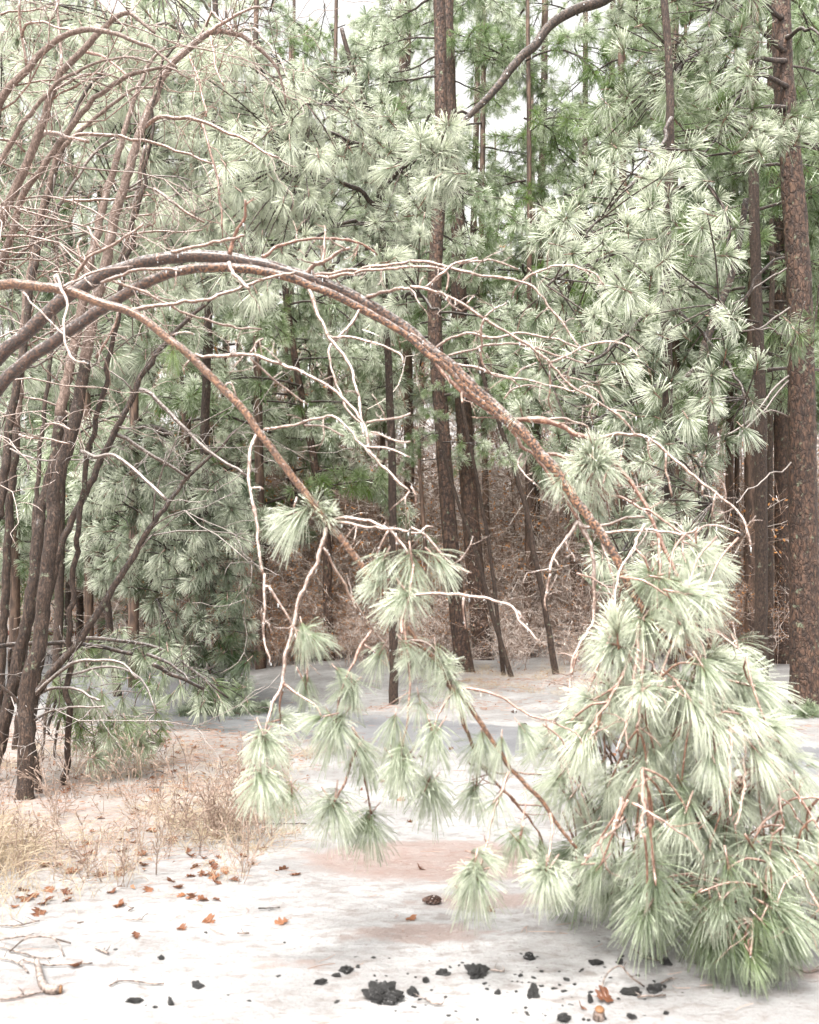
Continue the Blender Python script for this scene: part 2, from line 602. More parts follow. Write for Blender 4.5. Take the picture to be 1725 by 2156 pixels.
# ------------------------------------------------------------------ the ground, the icy road, the thawed patch
ROAD = np.array([[-16, 27], [-9.5, 20.5], [-5.6, 16.6], [-2.9, 13.2], [-1.4, 11.5], [.5, 10.4], [2.4, 9.7], [4.2, 8.8], [7, 8.0], [16, 6.6]])
ROADW = np.array([2.8, 2.5, 2.1, 1.35, 1.1, 1.0, .8, .75, .9, 1.2])


def seg_dist(x, y, pts, wid):
    best = np.full(x.shape, 1e9)
    for i in range(len(pts) - 1):
        a, b = pts[i], pts[i + 1]
        ab = b - a
        t = np.clip(((x - a[0]) * ab[0] + (y - a[1]) * ab[1]) / (ab @ ab), 0, 1)
        dd = np.hypot(x - a[0] - t * ab[0], (y - a[1] - t * ab[1])) / (wid[i] * (1 - t) + wid[i + 1] * t)
        best = np.minimum(best, dd)
    return best


def ell(x, y, cx, cy, rx, ry):
    return np.hypot((x - cx) / rx, (y - cy) / ry)


def masks(x, y):
    road = sstep(1.35, .55, seg_dist(x, y, ROAD, ROADW))
    pud = np.maximum.reduce([1.1 * sstep(1.5, .4, ell(x, y, .15, 5.75, .85, .5)), .75 * sstep(1.5, .3, ell(x, y, .42, 4.95, .5, .22)),
                             .7 * sstep(1.5, .3, ell(x, y, .05, 4.5, .45, .16)), .6 * sstep(1.4, .3, ell(x, y, -.45, 4.15, .35, .1)),
                             .55 * sstep(1.4, .3, ell(x, y, -1.5, 3.85, .35, .18)), .6 * sstep(1.4, .3, ell(x, y, 1.75, 4.05, .5, .15))])
    edge = -1.25 + .1 * (y - 6.5)
    lit = sstep(edge + .75, edge - .9, x) * sstep(4.3, 5.4, y + .25 * x) * sstep(13.5, 9.5, y)
    lit = np.maximum(lit, .75 * sstep(1.3, .3, ell(x, y, 1.9, 15.3, 2.4, 1.5)))
    lit = np.maximum(lit, .5 * sstep(1.3, .3, ell(x, y, .5, 12.9, 2.0, .5)))
    lit = np.maximum(lit, .55 * sstep(17.5, 22, y))
    lit = np.maximum(lit, .42 * sstep(1.3, .3, ell(x, y, 3.8, 10.9, 1.6, .6)))
    lit = lit * (1 - road * .8)
    return road, pud, lit


def grid_axis(n, half, a, c):
    u = np.linspace(-1, 1, n)
    return c + np.sinh(a * u) / math.sinh(a) * half


gx = grid_axis(420, 260, 6.6, 0.0)
gy = grid_axis(520, 260, 6.2, 5.5)
GX, GY = np.meshgrid(gx, gy, indexing='xy')
rm, pm, lm = masks(GX, GY)
GZ = gh(GX, GY) * (1 - .75 * rm)
gcol = np.stack([rm, pm, lm, np.ones_like(rm)], -1)
gv = np.stack([GX, GY, GZ], -1)
ny, nx = GX.shape
ii, jj = np.meshgrid(np.arange(ny - 1), np.arange(nx - 1), indexing='ij')
Q = np.stack([ii * nx + jj, ii * nx + jj + 1, (ii + 1) * nx + jj + 1, (ii + 1) * nx + jj], -1).reshape(-1, 4)
g = MB()
g.add(gv.reshape(-1, 3), Q, None, gcol.reshape(-1, 4))
og = g.obj('ground', M['ground'], kind='structure')
og['label'] = 'snow and ice covered forest floor with brown litter at left'


def sub_sheet(name, mask, thr, label):
    fm = mask.reshape(-1)[Q].max(axis=1) > thr
    near = (np.abs(gv.reshape(-1, 3)[Q[:, 0], 0]) < 40)
    qq = Q[fm & near]
    u, inv = np.unique(qq, return_inverse=True)
    v = gv.reshape(-1, 3)[u].copy()
    v[:, 2] += np.where(mask.reshape(-1)[u] > thr, .004, -.012)
    b = MB()
    b.add(v, inv.reshape(-1, 4), None, gcol.reshape(-1, 4)[u])
    o = b.obj(name, M['ground'], kind='structure')
    o['label'] = label


sub_sheet('road', rm, .12, 'narrow grey road glazed with ice curving behind the hanging pines')
sub_sheet('frozen_puddle', pm * (GY < 9), .12, 'reddish brown patch of thin ice over bare earth')


def gz(x, y):
    r, _, _ = masks(np.array([float(x)]), np.array([float(y)]))
    return float(gh(np.array([float(x)]), np.array([float(y)]))[0] * (1 - .75 * r[0]))


# ------------------------------------------------------------------ needles
def tuft_arrays(o, ax, L, nb, per, spread=1.0, tl=.45, clump=.05):
    """o, ax (T,3), L (T): base points, directions, lengths of the needles of T tufts"""
    Tn = len(o)
    u = RG.random((Tn, nb)) ** 1.3
    th = (0.12 + .85 * u + .35 * RG.random((Tn, nb))) * spread * 1.15
    ph = RG.random((Tn, nb)) * 2 * math.pi
    ref = np.where(np.abs(ax[:, 2:3]) < .8, np.array([[0, 0, 1.]]), np.array([[1., 0, 0]]))
    e1 = nrm(np.cross(ax, ref))
    e2 = np.cross(ax, e1)
    d = ax[:, None] * np.cos(th)[..., None] + (e1[:, None] * np.cos(ph)[..., None] + e2[:, None] * np.sin(ph)[..., None]) * np.sin(th)[..., None]
    base = o[:, None] - ax[:, None] * (u * tl * L[:, None])[..., None]
    ln = L[:, None] * (.72 + .36 * RG.random((Tn, nb)))
    d = np.repeat(d[:, :, None], per, 2)
    d = nrm(d + RG.normal(size=d.shape) * clump)
    base = np.repeat(base[:, :, None], per, 2)
    ln = np.repeat(ln[:, :, None], per, 2) * (.9 + .15 * RG.random((Tn, nb, per)))
    rn = np.repeat(RG.random((Tn, nb, 1)), per, 2)
    return base.reshape(-1, 3), d.reshape(-1, 3), ln.reshape(-1), rn.reshape(-1)


def needle_curves(base, d, ln, droop, n):
    s = np.linspace(0, 1, n)
    P = base[:, None] + d[:, None] * (ln[:, None] * s)[..., None]
    P[..., 2] -= (droop * ln)[:, None] * s ** 2
    return P


def make_tuft_mesh(name, pitch, L=.17, nb=62, per=3, w=.0021, spread=1., droop=.28, seed=0):
    global RG
    keep = RG
    RG = np.random.default_rng(1000 + seed)
    mb = MB()
    ax = np.array([[math.cos(pitch), 0, math.sin(pitch)]])
    b, d, ln, rn = tuft_arrays(np.zeros((1, 3)), ax, np.array([L]), nb, per, spread)
    dr = droop * (.6 + .8 * RG.random(len(ln)))
    P = needle_curves(b, d, ln, dr, 4)
    R = np.ones((len(ln), 4)) * w * (.7 + 1.6 * RG.random((len(ln), 1)) ** 4) / 2
    R[:, 0] *= .75
    R[:, 3] *= 1.35                       # the frozen bead at the tip
    tubes(mb, P, R, 3, rn)
    # the twig end with its bud
    tw = np.array([[-ax[0] * L * .62, -ax[0] * L * .3, ax[0] * 0.0, ax[0] * .022]]).reshape(1, 4, 3)
    tubes(mb, tw, np.array([[.0042, .0045, .006, .002]]), 6, mat=1)
    me = mb.mesh(name, [M['needle'], M['twig_red']])
    RG = keep
    return me


PITCH = [-80, -45, -12, 20, 55, 85]
NEAR = {p: [make_tuft_mesh('needle_tuft', math.radians(p), L=.165, nb=[70, 56, 66, 60][s], per=2, w=.0017, droop=.32, spread=sp, seed=p + 100 + s) for s, sp in ((0, .6), (1, .8), (2, 1.0), (3, 1.25))] for p in PITCH}
MIDT = {p: [make_tuft_mesh('needle_tuft', math.radians(p), L=.19, nb=[44, 56, 64, 60][s], per=2, w=.0030, droop=.2, spread=sp, seed=p + 300 + s) for s, sp in ((0, .7), (1, 1.0), (2, 1.25), (3, 1.5))] for p in PITCH}


def put_tuft(lib, root, pos, ax, scale, frost, hue, name='needle_tuft'):
    ax = np.asarray(ax, float)
    ax = ax / np.linalg.norm(ax)
    pit = math.degrees(math.asin(np.clip(ax[2], -1, 1)))
    p = min(PITCH, key=lambda q: abs(q - pit))
    o = link(name, random.choice(lib[p]), root)
    o.location = [float(a) for a in pos - np.array(root.location)]
    o.rotation_euler = (random.uniform(-.12, .12), random.uniform(-.12, .12), math.atan2(ax[1], ax[0]))
    s = scale
    o.scale = (s, s, s * random.uniform(.92, 1.08))
    o.color = (float(frost), float(hue), random.random(), 1)
    return o


def grow(o, d, L, r, levels, nch, ang=.8, wander=.25, grav=0.0, n=6, lr=.55, rr=.6):
    """branching twigs; returns a list of (P (M,n,3), R (M,n)) per level"""
    out = []
    o, d, L, r = (np.asarray(a, float) for a in (o, d, L, r))
    d = nrm(d)
    for lv in range(levels):
        M_ = len(o)
        P = np.zeros((M_, n, 3))
        P[:, 0] = o
        cur = d.copy()
        D = np.zeros((M_, n, 3))
        D[:, 0] = cur
        for k in range(1, n):
            cur = nrm(cur + RG.normal(size=(M_, 3)) * wander + np.array([0, 0, -grav]))
            P[:, k] = P[:, k - 1] + cur * (L / (n - 1))[:, None]
            D[:, k] = cur
        R = r[:, None] * np.linspace(1, .45, n)[None]
        out.append((P, R))
        if lv == levels - 1:
            break
        c = nch[lv]
        k = RG.integers(1, n, size=(M_, c))
        rows = np.arange(M_)[:, None]
        o2 = P[rows, k].reshape(-1, 3)
        dd = D[rows, k].reshape(-1, 3)
        pr = nrm(np.cross(dd, RG.normal(size=dd.shape)))
        a = ang * (.6 + .8 * RG.random((len(dd), 1)))
        d2 = dd * np.cos(a) + pr * np.sin(a)
        L2 = (np.repeat(L, c) * lr * (.5 + .9 * RG.random(len(o2))))
        r2 = np.repeat(r, c) * rr * (1.15 - .5 * (k.reshape(-1) / n))
        o, d, L, r = o2, d2, L2, r2
    return out


# ------------------------------------------------------------------ a bough: limb, side twigs, many tufts
def bough_meshes(seed, L, droop, rise, nside, tufts, nb, w, tl=.19, k=5):
    global RG
    keep = RG
    RG = np.random.default_rng(seed)
    s = np.linspace(0, 1, 9)
    main = np.stack([s * L, .12 * L * vn(np.stack([s * 3, s * 0 + seed, s * 0], -1)), rise * L * s - droop * L * s ** 2], -1)
    wood = MB()
    tubes(wood, main, .022 * (L / 2) * np.linspace(1, .3, 9), k)
    O, A = [main[-1]], [nrm(main[-1] - main[-2])]
    for i in range(nside):
        u = .22 + .76 * (i + RG.random() * .6) / nside
        j = min(int(u * 8), 7)
        f = u * 8 - j
        b = main[j] * (1 - f) + main[j + 1] * f
        t = nrm(main[j + 1] - main[j])
        side = (1 if i % 2 else -1)
        dr = nrm(t * RG.uniform(.4, 1.) + np.array([0, side, 0]) * RG.uniform(.5, 1) + np.array([0, 0, RG.uniform(-.25, .45)]))
        ln = L * RG.uniform(.18, .34) * (1.25 - u * .6)
        q = np.linspace(0, 1, 5)
        c = b + dr * (q * ln)[:, None]
        c[:, 2] += -droop * .55 * ln * q ** 2
        tubes(wood, c, .008 * np.linspace(1, .6, 5), 4)
        O.append(c[-1])
        A.append(nrm(c[-1] - c[-2]))
        for _ in range(tufts):
            jj_ = RG.integers(1, 4)
            d2 = nrm(dr + RG.normal(size=3) * .8 + np.array([0, 0, .15 - droop * .5]))
            e = c[jj_] + d2 * ln * RG.uniform(.25, .5)
            tubes(wood, np.stack([c[jj_], (c[jj_] + e) / 2 + RG.normal(size=3) * .01, e]), np.array([.006, .005, .004]), 3, cap=False)
            O.append(e)
            A.append(d2)
    O, A = np.array(O), nrm(np.array(A))
    fol = MB()
    b, d, ln, rn = tuft_arrays(O, A, np.full(len(O), tl) * (.85 + .3 * RG.random(len(O))), nb, 1, 1.15)
    P = needle_curves(b, d, ln, .1 + .15 * RG.random(len(ln)), 3)
    W = np.ones((len(ln), 3)) * w * (.8 + .5 * RG.random((len(ln), 1)))
    W[:, 0] *= .7
    e_ = (O[:, 2] - (rise * O[:, 0] - droop * O[:, 0] ** 2 / L)) * 1.6 + .55 * O[:, 0] / L + RG.normal(size=len(O)) * .22 + .12  # more ice above and outward; doubles as painted shade inside the bough
    ribbons(fol, P, W, rn, ex=np.repeat(np.clip(e_, 0, 1.2), nb))
    RG = keep
    return wood.mesh('bough', M['limb_dark']), fol.mesh('foliage', M['needle'])


BOUGH = [bough_meshes(11 + i, 2.1, dr, rs, 9, 3, 46, .0075) for i, (dr, rs) in enumerate([(.25, .2), (.45, .25), (.7, .3), (.35, .05), (.15, .3), (.95, .4)])]
BOUGH_FAR = [bough_meshes(41 + i, 2.2, dr, rs, 8, 2, 24, .014, .21, 3) for i, (dr, rs) in enumerate([(.3, .2), (.55, .25), (.2, .1)])]


def put_bough(root, pos, az, scale, frost, hue, lib=BOUGH, idx=None, tilt=0.0):
    w, f = lib[idx if idx is not None else random.randrange(len(lib))]
    a = link('bough', w, root)
    a.location = [float(q) for q in np.asarray(pos) - np.array(root.location)]
    a.rotation_euler = (random.uniform(-.2, .2), tilt, az)
    a.scale = (scale,) * 3
    b = link('foliage', f, a, (frost, hue, random.random(), 1), 'stuff')
    return a


def trunk_path(ptsV, d, base=True):
    P = [V(x, y, dd) for (x, y), dd in zip(ptsV, d)]
    if base:
        P[0][2] = gz(P[0][0], P[0][1]) - .06
    return np.array(P)


def straight_tree(name, label, cat, ptsV, d, w0, w1, mat, k=14, rough=.05, group=None, step=.12, jit=.01, flare=1.25, base=True):
    """ptsV from the foot upwards; w0, w1 widths in sheet units"""
    n = len(ptsV)
    dd = np.linspace(d, d if np.isscalar(d) else d, n) if np.isscalar(d) else np.asarray(d, float)
    P = trunk_path(ptsV, dd, base)
    w = np.linspace(w0, w1, n) * K * dd / 2
    c = smooth(np.column_stack([P, w]), step, jit)
    root = thing(name, label, cat, P[0], group)
    r = c[:, 3].copy()
    if base:
        h = c[:, 2] - c[0, 2]
        r *= 1 + (flare - 1) * np.exp(-h / .25)
    mb = MB()
    tubes(mb, c[:, :3] - P[0], r, k, rough=rough)
    t = mb.obj('trunk', mat, root)
    return root, c


# ================================================================== the bent pines in front
CURVES = {}                     # thing name -> list of (V points with depth) for hooking branches on


def to_arr(pts, d0, d1=None):
    d = np.linspace(d0, d0 if d1 is None else d1, len(pts))
    return np.array([[x, y, q] for (x, y), q in zip(pts, d)])


def wpath(arr):
    return np.array([V(*a) for a in arr])


def nearest_depth(reg, x, y):
    best, bd = 1e9, 4.4
    for arr in reg:
        for i in range(len(arr) - 1):
            a, b = arr[i, :2], arr[i + 1, :2]
            ab = b - a
            t = np.clip(((np.array([x, y]) - a) @ ab) / max(ab @ ab, 1e-6), 0, 1)
            q = np.hypot(*(a + ab * t - np.array([x, y])))
            if q < best:
                best, bd = q, arr[i, 2] * (1 - t) + arr[i + 1, 2] * t
    return bd


def stem(root, arr, w, mat, name='stem', step=.03, k=10, rough=.06, jit=.004, rf=(35, 35, 35)):
    P = wpath(arr)
    ww = np.interp(np.linspace(0, 1, len(arr)), np.linspace(0, 1, len(w)), w) * K * arr[:, 2] / 2
    c = smooth(np.column_stack([P, ww]), step, jit)
    mb = MB()
    tubes(mb, c[:, :3] - np.array(root.location), c[:, 3], k, rough=rough, roughf=rf)
    mb.obj(name, mat, root)
    return c


def branch(root, reg, crop, s, w0, w1, mat, dd=None, twigs=0, name='branch', ice=None):
    pts = T(crop, s)
    d0 = nearest_depth(reg, *pts[0])
    d1 = d0 + (random.uniform(-.35, .25) if dd is None else dd)
    arr = to_arr(pts, d0, d1)
    reg.append(arr)
    P = wpath(arr)
    ww = np.linspace(w0, w1, len(arr)) * K * arr[:, 2] / 2
    c = smooth(np.column_stack([P, ww]), .022, .0065)
    r = c[:, 3] * (1 + .24 * vn(c[:, :3] * 45)) * (1 + .5 * np.maximum(vn(c[:, :3] * 22 + 9) - .45, 0) * 2)
    mb = MB()
    tubes(mb, c[:, :3] - np.array(root.location), r, 7)
    # tiny side shoots and nubs
    if twigs:
        idx = RG.integers(2, len(c), size=twigs)
        dirs = nrm(RG.normal(size=(twigs, 3)) + np.array([0, 0, -.3]))
        for P2, R2 in grow(c[idx, :3], dirs, RG.uniform(.03, .16, twigs), np.full(twigs, c[:, 3].mean() * .55), 2, [1], .7, .22, n=5):
            tubes(mb, P2 - np.array(root.location), R2, 5)
    mb.obj(name, mat, root)
    if ice is not None:
        ice.append(c)
    return c


def ice_drops(root, curves, per_m=14, size=.006):
    mb = MB()
    for c in curves:
        ln = np.linalg.norm(np.diff(c[:, :3], axis=0), axis=1).sum()
        m = max(2, int(ln * per_m))
        idx = RG.integers(0, len(c), m)
        o = c[idx, :3].copy()
        r = c[idx, 3]
        o[:, 2] -= r * .7
        L = size * (1 + 3.5 * RG.random(m) ** 3)
        s = np.array([0, .35, .75, 1.])
        P = np.repeat(o[:, None], 4, 1)
        P[..., 2] -= L[:, None] * s
        R = size * .36 * np.array([.9, 1, .7, .2])[None] * (.6 + .6 * RG.random((m, 1)))
        tubes(mb, P - np.array(root.location), R, 5)
        # beads frozen along the top
        m2 = m
        idx = RG.integers(0, len(c), m2)
        o = c[idx, :3].copy()
        dr = nrm(RG.normal(size=(m2, 3)) + np.array([0, 0, .8]))
        o += dr * c[idx, 3][:, None] * .85
        P = o[:, None] + dr[:, None] * (np.linspace(0, 1, 3)[None, :, None] * size * .8)
        tubes(mb, P - np.array(root.location), size * .42 * np.array([[1, .9, .35]]) * (.5 + .8 * RG.random((m2, 1))), 5)
    mb.obj('ice_drops', M['ice'], root, kind='stuff')


# tree one: the thick arch
rootA = thing('bent_pine', 'thickest bent pine, arching across the picture with its iced top in the snow', 'tree', V(-390, 1900, 5.0))
regA = []
mainA = ([(-390, 1905), (-355, 1500), (-260, 1130), (-120, 880)] + T(3, '0,465 100,378 200,285 280,218 370,160 450,118 600,70 750,48 900,48 1050,66 1200,104 1320,142 1460,200 1600,278 1725,362')
         + T(4, '80,432 170,502 260,592 340,662 420,732 480,792 560,882 630,965 690,1060 760,1152 830,1242 880,1330') + T(6, '930,410 990,500 1060,590 1130,655 1200,712 1268,770 1310,870 1362,952 1404,1012 1440,1090 1462,1160'))
arrA = to_arr(mainA, 5.0, 4.3)
arrA[:, 2] += .18 * np.sin(np.linspace(0, 5, len(arrA)))
regA.append(arrA)
cA = stem(rootA, arrA, [29, 28, 27, 25, 25, 25, 23, 19, 15, 11, 7], M['bark_bent'], 'trunk', k=16)
icedA = [cA]
# its twin, running along and under it
rootB = thing('bent_pine', 'second bent stem running close below the thick arching one, lower at the left edge', 'tree', V(-330, 1905, 4.75))
arrB = to_arr([(-330, 1905), (-300, 1550), (-225, 1230), (-110, 960)] + T(3, '0,592 120,482 250,388 350,318 450,252 560,186 650,142 750,106 900,90 1010,96 1150,118 1290,160 1440,222 1590,302 1725,385')
              + T(4, '70,450 150,510 240,602 330,680 415,752'), 4.75, 4.52)
cB = stem(rootB, arrB, [28, 27, 25, 22, 20, 18, 15, 12, 7], M['bark_bent'], 'trunk', k=14)

SIDE_A = [  # crop, points, w0, w1, material, depth change, shoots
    (1, '1285,1165 1310,1130 1345,1105 1400,1080 1440,1055 1475,1040', 13, 7, 'twig', -.15, 1),
    (1, '1355,1115 1365,1060 1368,1000 1372,950', 8, 4, 'twig_red', .1, 1),
    (1, '1290,1168 1380,1150 1500,1135 1600,1122 1725,1104', 9, 7, 'twig', -.2, 1),
    (2, '0,1103 80,1106 180,1132 300,1156 380,1166 470,1186 530,1220 590,1290 650,1368 690,1420 712,1455', 8, 4, 'twig', -.2, 2),
    (2, '470,1186 520,1152 600,1126 690,1120 770,1146 820,1196', 6, 4, 'twig', -.1, 2),
    (2, '470,1186 445,1218 430,1254', 5, 4, 'twig', .1, 0),
    (1, '1105,1086 1160,1042 1250,1015 1350,1005 1450,1010 1530,1030 1590,1075', 9, 5, 'twig_red', .2, 2),
    (1, '1300,1170 1420,1160 1560,1140 1725,1125', 8, 7, 'twig', -.3, 1),
    (2, '0,1125 100,1128 160,1150 156,1225', 7, 4, 'twig', 0, 0),
    (3, '1545,222 1620,196 1725,175', 9, 8, 'twig', -.25, 0),
    (2, '0,1210 60,1216 150,1246 230,1282 310,1336', 8, 7, 'twig', -.05, 2),
    (4, '310,302 380,346 450,390 520,430 590,490 640,546 700,600 780,642 850,692 900,732 950,790 1010,812', 7, 4, 'twig', -.1, 4),
    (4, '310,302 302,380 306,470 330,530 420,560 470,590', 6, 4, 'twig', .1, 2),
    (2, '60,1216 130,1160 200,1110 290,1084', 6, 5, 'twig', 0, 1),
    (2, '200,1110 330,1098 400,1110 460,1130', 5, 4, 'twig', 0, 1),
    (2, '235,1280 275,1246', 4, 4, 'twig', 0, 0),
    (2, '310,1336 360,1300 405,1276', 5, 4, 'twig', 0, 0),
    (2, '150,1246 180,1290 220,1310', 5, 4, 'twig', 0, 0),
    (4, '105,432 180,388 260,370 350,386 450,366 550,380 640,400 720,430 780,452', 7, 4, 'twig', -.2, 3),
    (4, '590,492 680,456 760,416 850,404 930,430 965,472', 6, 3, 'twig', -.15, 2),
    (4, '160,462 260,440 340,418 450,410 560,440 650,470 760,495', 6, 4, 'twig', .1, 2),
    (4, '125,482 200,500 280,514 350,536 450,556 520,570 600,590 690,610 740,590 790,612 820,664', 7, 3, 'twig', -.2, 4),
    (4, '440,556 470,520 530,494', 5, 3, 'twig', 0, 0),
    (4, '395,640 440,600 500,590 560,600', 5, 4, 'twig', 0, 1),
    (4, '640,546 700,560 760,585', 4, 3, 'twig', 0, 0),
    (4, '590,500 592,600 590,680 610,725', 5, 3, 'twig', .1, 1),
    (4, '780,642 760,700 772,760', 4, 3, 'twig', .1, 1),
    (4, '850,692 910,695 950,720', 4, 3, 'twig', 0, 0),
    (4, '440,728 520,732 620,752 700,792 765,822 820,870 880,932 930,992 980,1062 1010,1122 1040,1202 1080,1290 1110,1350 1130,1400', 13, 9, 'twig_red', -.2, 3),
    (6, '1130,360 1148,410 1160,452 1190,502 1240,582 1262,640', 9, 5, 'twig_red', -.1, 0),
    (4, '540,730 640,728 700,745 745,760 760,815', 6, 4, 'twig', -.05, 1),
    (4, '765,822 850,797 930,796 1010,812 1080,872 1150,932 1230,1002 1300,1052 1370,1102 1410,1172 1440,1268', 9, 5, 'twig', -.3, 2),
    (4, '1080,875 1078,930 1086,980 1104,1052', 6, 4, 'twig', 0, 0),
    (4, '1010,812 1004,850 1024,912', 4, 3, 'twig', 0, 0),
    (4, '1285,1040 1275,1090 1270,1140', 5, 4, 'twig', 0, 0),
    (4, '1232,1004 1228,1050', 5, 4, 'twig', 0, 0),
    (4, '100,455 130,522 220,612 330,690 420,762 470,842 520,872 560,930 620,1012 680,1102 712,1160', 10, 8, 'twig_red', -.1, 3),
    (4, '218,612 222,640 220,662', 6, 5, 'twig_red', -.1, 0),
    (4, '520,872 620,882 700,922 770,982 830,1042 900,1062 970,1102 1040,1132 1120,1192 1180,1232 1222,1292', 9, 5, 'twig_red', -.35, 3),
    (4, '700,925 740,870 735,840', 5, 4, 'twig_red', 0, 0),
    (4, '700,950 720,990 790,1030 840,1120 845,1160', 5, 3, 'twig_red', .1, 1),
    (4, '830,1042 900,1020 960,1015 1010,1005', 5, 3, 'twig', 0, 1),
    (4, '705,1160 730,1182 800,1182 870,1162 930,1142 990,1148', 8, 6, 'twig', -.1, 1),
    (4, '705,1165 655,1240 610,1302 588,1380', 8, 6, 'twig', -.2, 1),
    (6, '588,345 572,430 570,468 580,502', 6, 4, 'twig', 0, 0),
    (4, '650,1245 672,1280 700,1335', 5, 3, 'twig', 0, 1),
    (4, '800,1205 900,1202 1000,1196 1100,1210 1160,1216 1230,1186 1310,1186 1392,1216', 7, 5, 'twig', -.35, 3),
    (4, '620,1130 625,1080 660,1050', 5, 4, 'twig', 0, 1),
    (4, '470,870 455,920 480,960 520,995', 6, 4, 'twig', -.1, 2),
    (6, '712,132 760,222 776,332 772,540 745,602 700,682 680,780 666,880 612,962 585,1042', 10, 6, 'twig', -.25, 3),
    (6, '772,540 820,580 860,600', 6, 5, 'twig', 0, 1),
    (6, '738,600 694,722 670,862 692,932 724,972', 8, 4, 'twig_red', -.15, 1),
    (6, '800,180 830,280 860,380 858,480 850,600', 6, 4, 'twig', -.1, 1),
    (6, '1050,200 1052,340 1046,400 1044,490', 7, 5, 'twig_red', -.2, 1),
    (6, '992,140 942,232 902,302 880,362 862,462 862,560', 7, 5, 'twig', -.25, 1),
    (6, '1122,312 1200,316 1290,302', 6, 5, 'twig', -.1, 0),
    (6, '700,345 760,360 830,400 960,400', 5, 4, 'twig_red', 0, 1),
    (6, '965,560 958,700 940,832 920,952 868,1092', 10, 5, 'twig_red', -.45, 2),
    (6, '978,560 986,702 976,852 960,1000', 11, 8, 'twig_red', -.3, 1),
    (6, '1152,582 1100,662 1072,742 1042,832 1020,952', 7, 4, 'twig_red', -.3, 1),
    (6, '1060,748 1110,782 1170,800', 5, 3, 'twig_red', 0, 1),
    (6, '1162,452 1180,572 1222,622 1246,692 1240,802', 7, 4, 'twig_red', -.3, 1),
    (6, '1205,640 1206,760', 5, 3, 'twig_red', 0, 0),
    (6, '1240,590 1300,600 1362,642 1420,700', 6, 4, 'twig', -.3, 2),
    (6, '930,700 860,850 790,950 760,1040', 7, 5, 'twig_red', -.5, 1),
    (6, '780,740 792,860 790,960', 6, 4, 'twig_red', -.1, 1),
    (6, '1250,850 1280,900 1310,1000 1360,1100', 6, 4, 'twig_red', -.4, 1),
    (6, '1190,960 1300,985 1370,992', 5, 5, 'twig_red', -.2, 0),
    (6, '1352,952 1442,1012 1500,1102 1532,1172 1556,1262 1570,1360', 8, 5, 'twig_red', -.3, 2),
    (6, '1400,1012 1450,1100 1470,1160', 7, 5, 'twig_red', -.2, 0),
    (8, '1552,190 1560,240 1576,302', 5, 4, 'twig_red', 0, 0),
    (8, '1560,190 1600,215 1626,262', 5, 4, 'twig_red', 0, 0),
    (8, '1350,-120 1352,60 1350,260', 6, 4, 'twig_red', -.3, 1),
    (8, '1405,-60 1412,60 1408,160 1380,302', 8, 5, 'twig_red', -.6, 1),
    (8, '1560,90 1640,180 1700,270 1740,350', 7, 5, 'twig_red', -.1, 1),
    (8, '1645,190 1725,186 1800,200', 6, 4, 'twig_red', 0, 0),
    (8, '1600,440 1650,502 1700,602 1735,670', 7, 5, 'twig_red', -.2, 1),
    (8, '1480,560 1560,642 1640,692 1692,746', 7, 5, 'twig_red', -.2, 1),
    (8, '1640,430 1690,480 1740,530', 5, 4, 'twig_red', 0, 1),
    (8, '980,60 986,202 970,352', 9, 7, 'twig_red', -.55, 1),
    (8, '932,202 1052,272 1172,352', 7, 5, 'twig_red', -.1, 1),
    (8, '892,180 872,270 850,322 800,372 740,440', 8, 6, 'twig_red', -.6, 1),
    (8, '1520,460 1522,580', 10, 8, 'twig_red', 0, 0),
    (8, '1445,700 1442,850', 6, 5, 'twig_red', -.1, 0),
]
for cr, s, w0, w1, mt, dd, tw in SIDE_A:
    icedA.append(branch(rootA, regA, cr, s, w0 * .9, w1 * .85, M[mt], dd, tw * 2 + 1))
ice_drops(rootA, icedA)

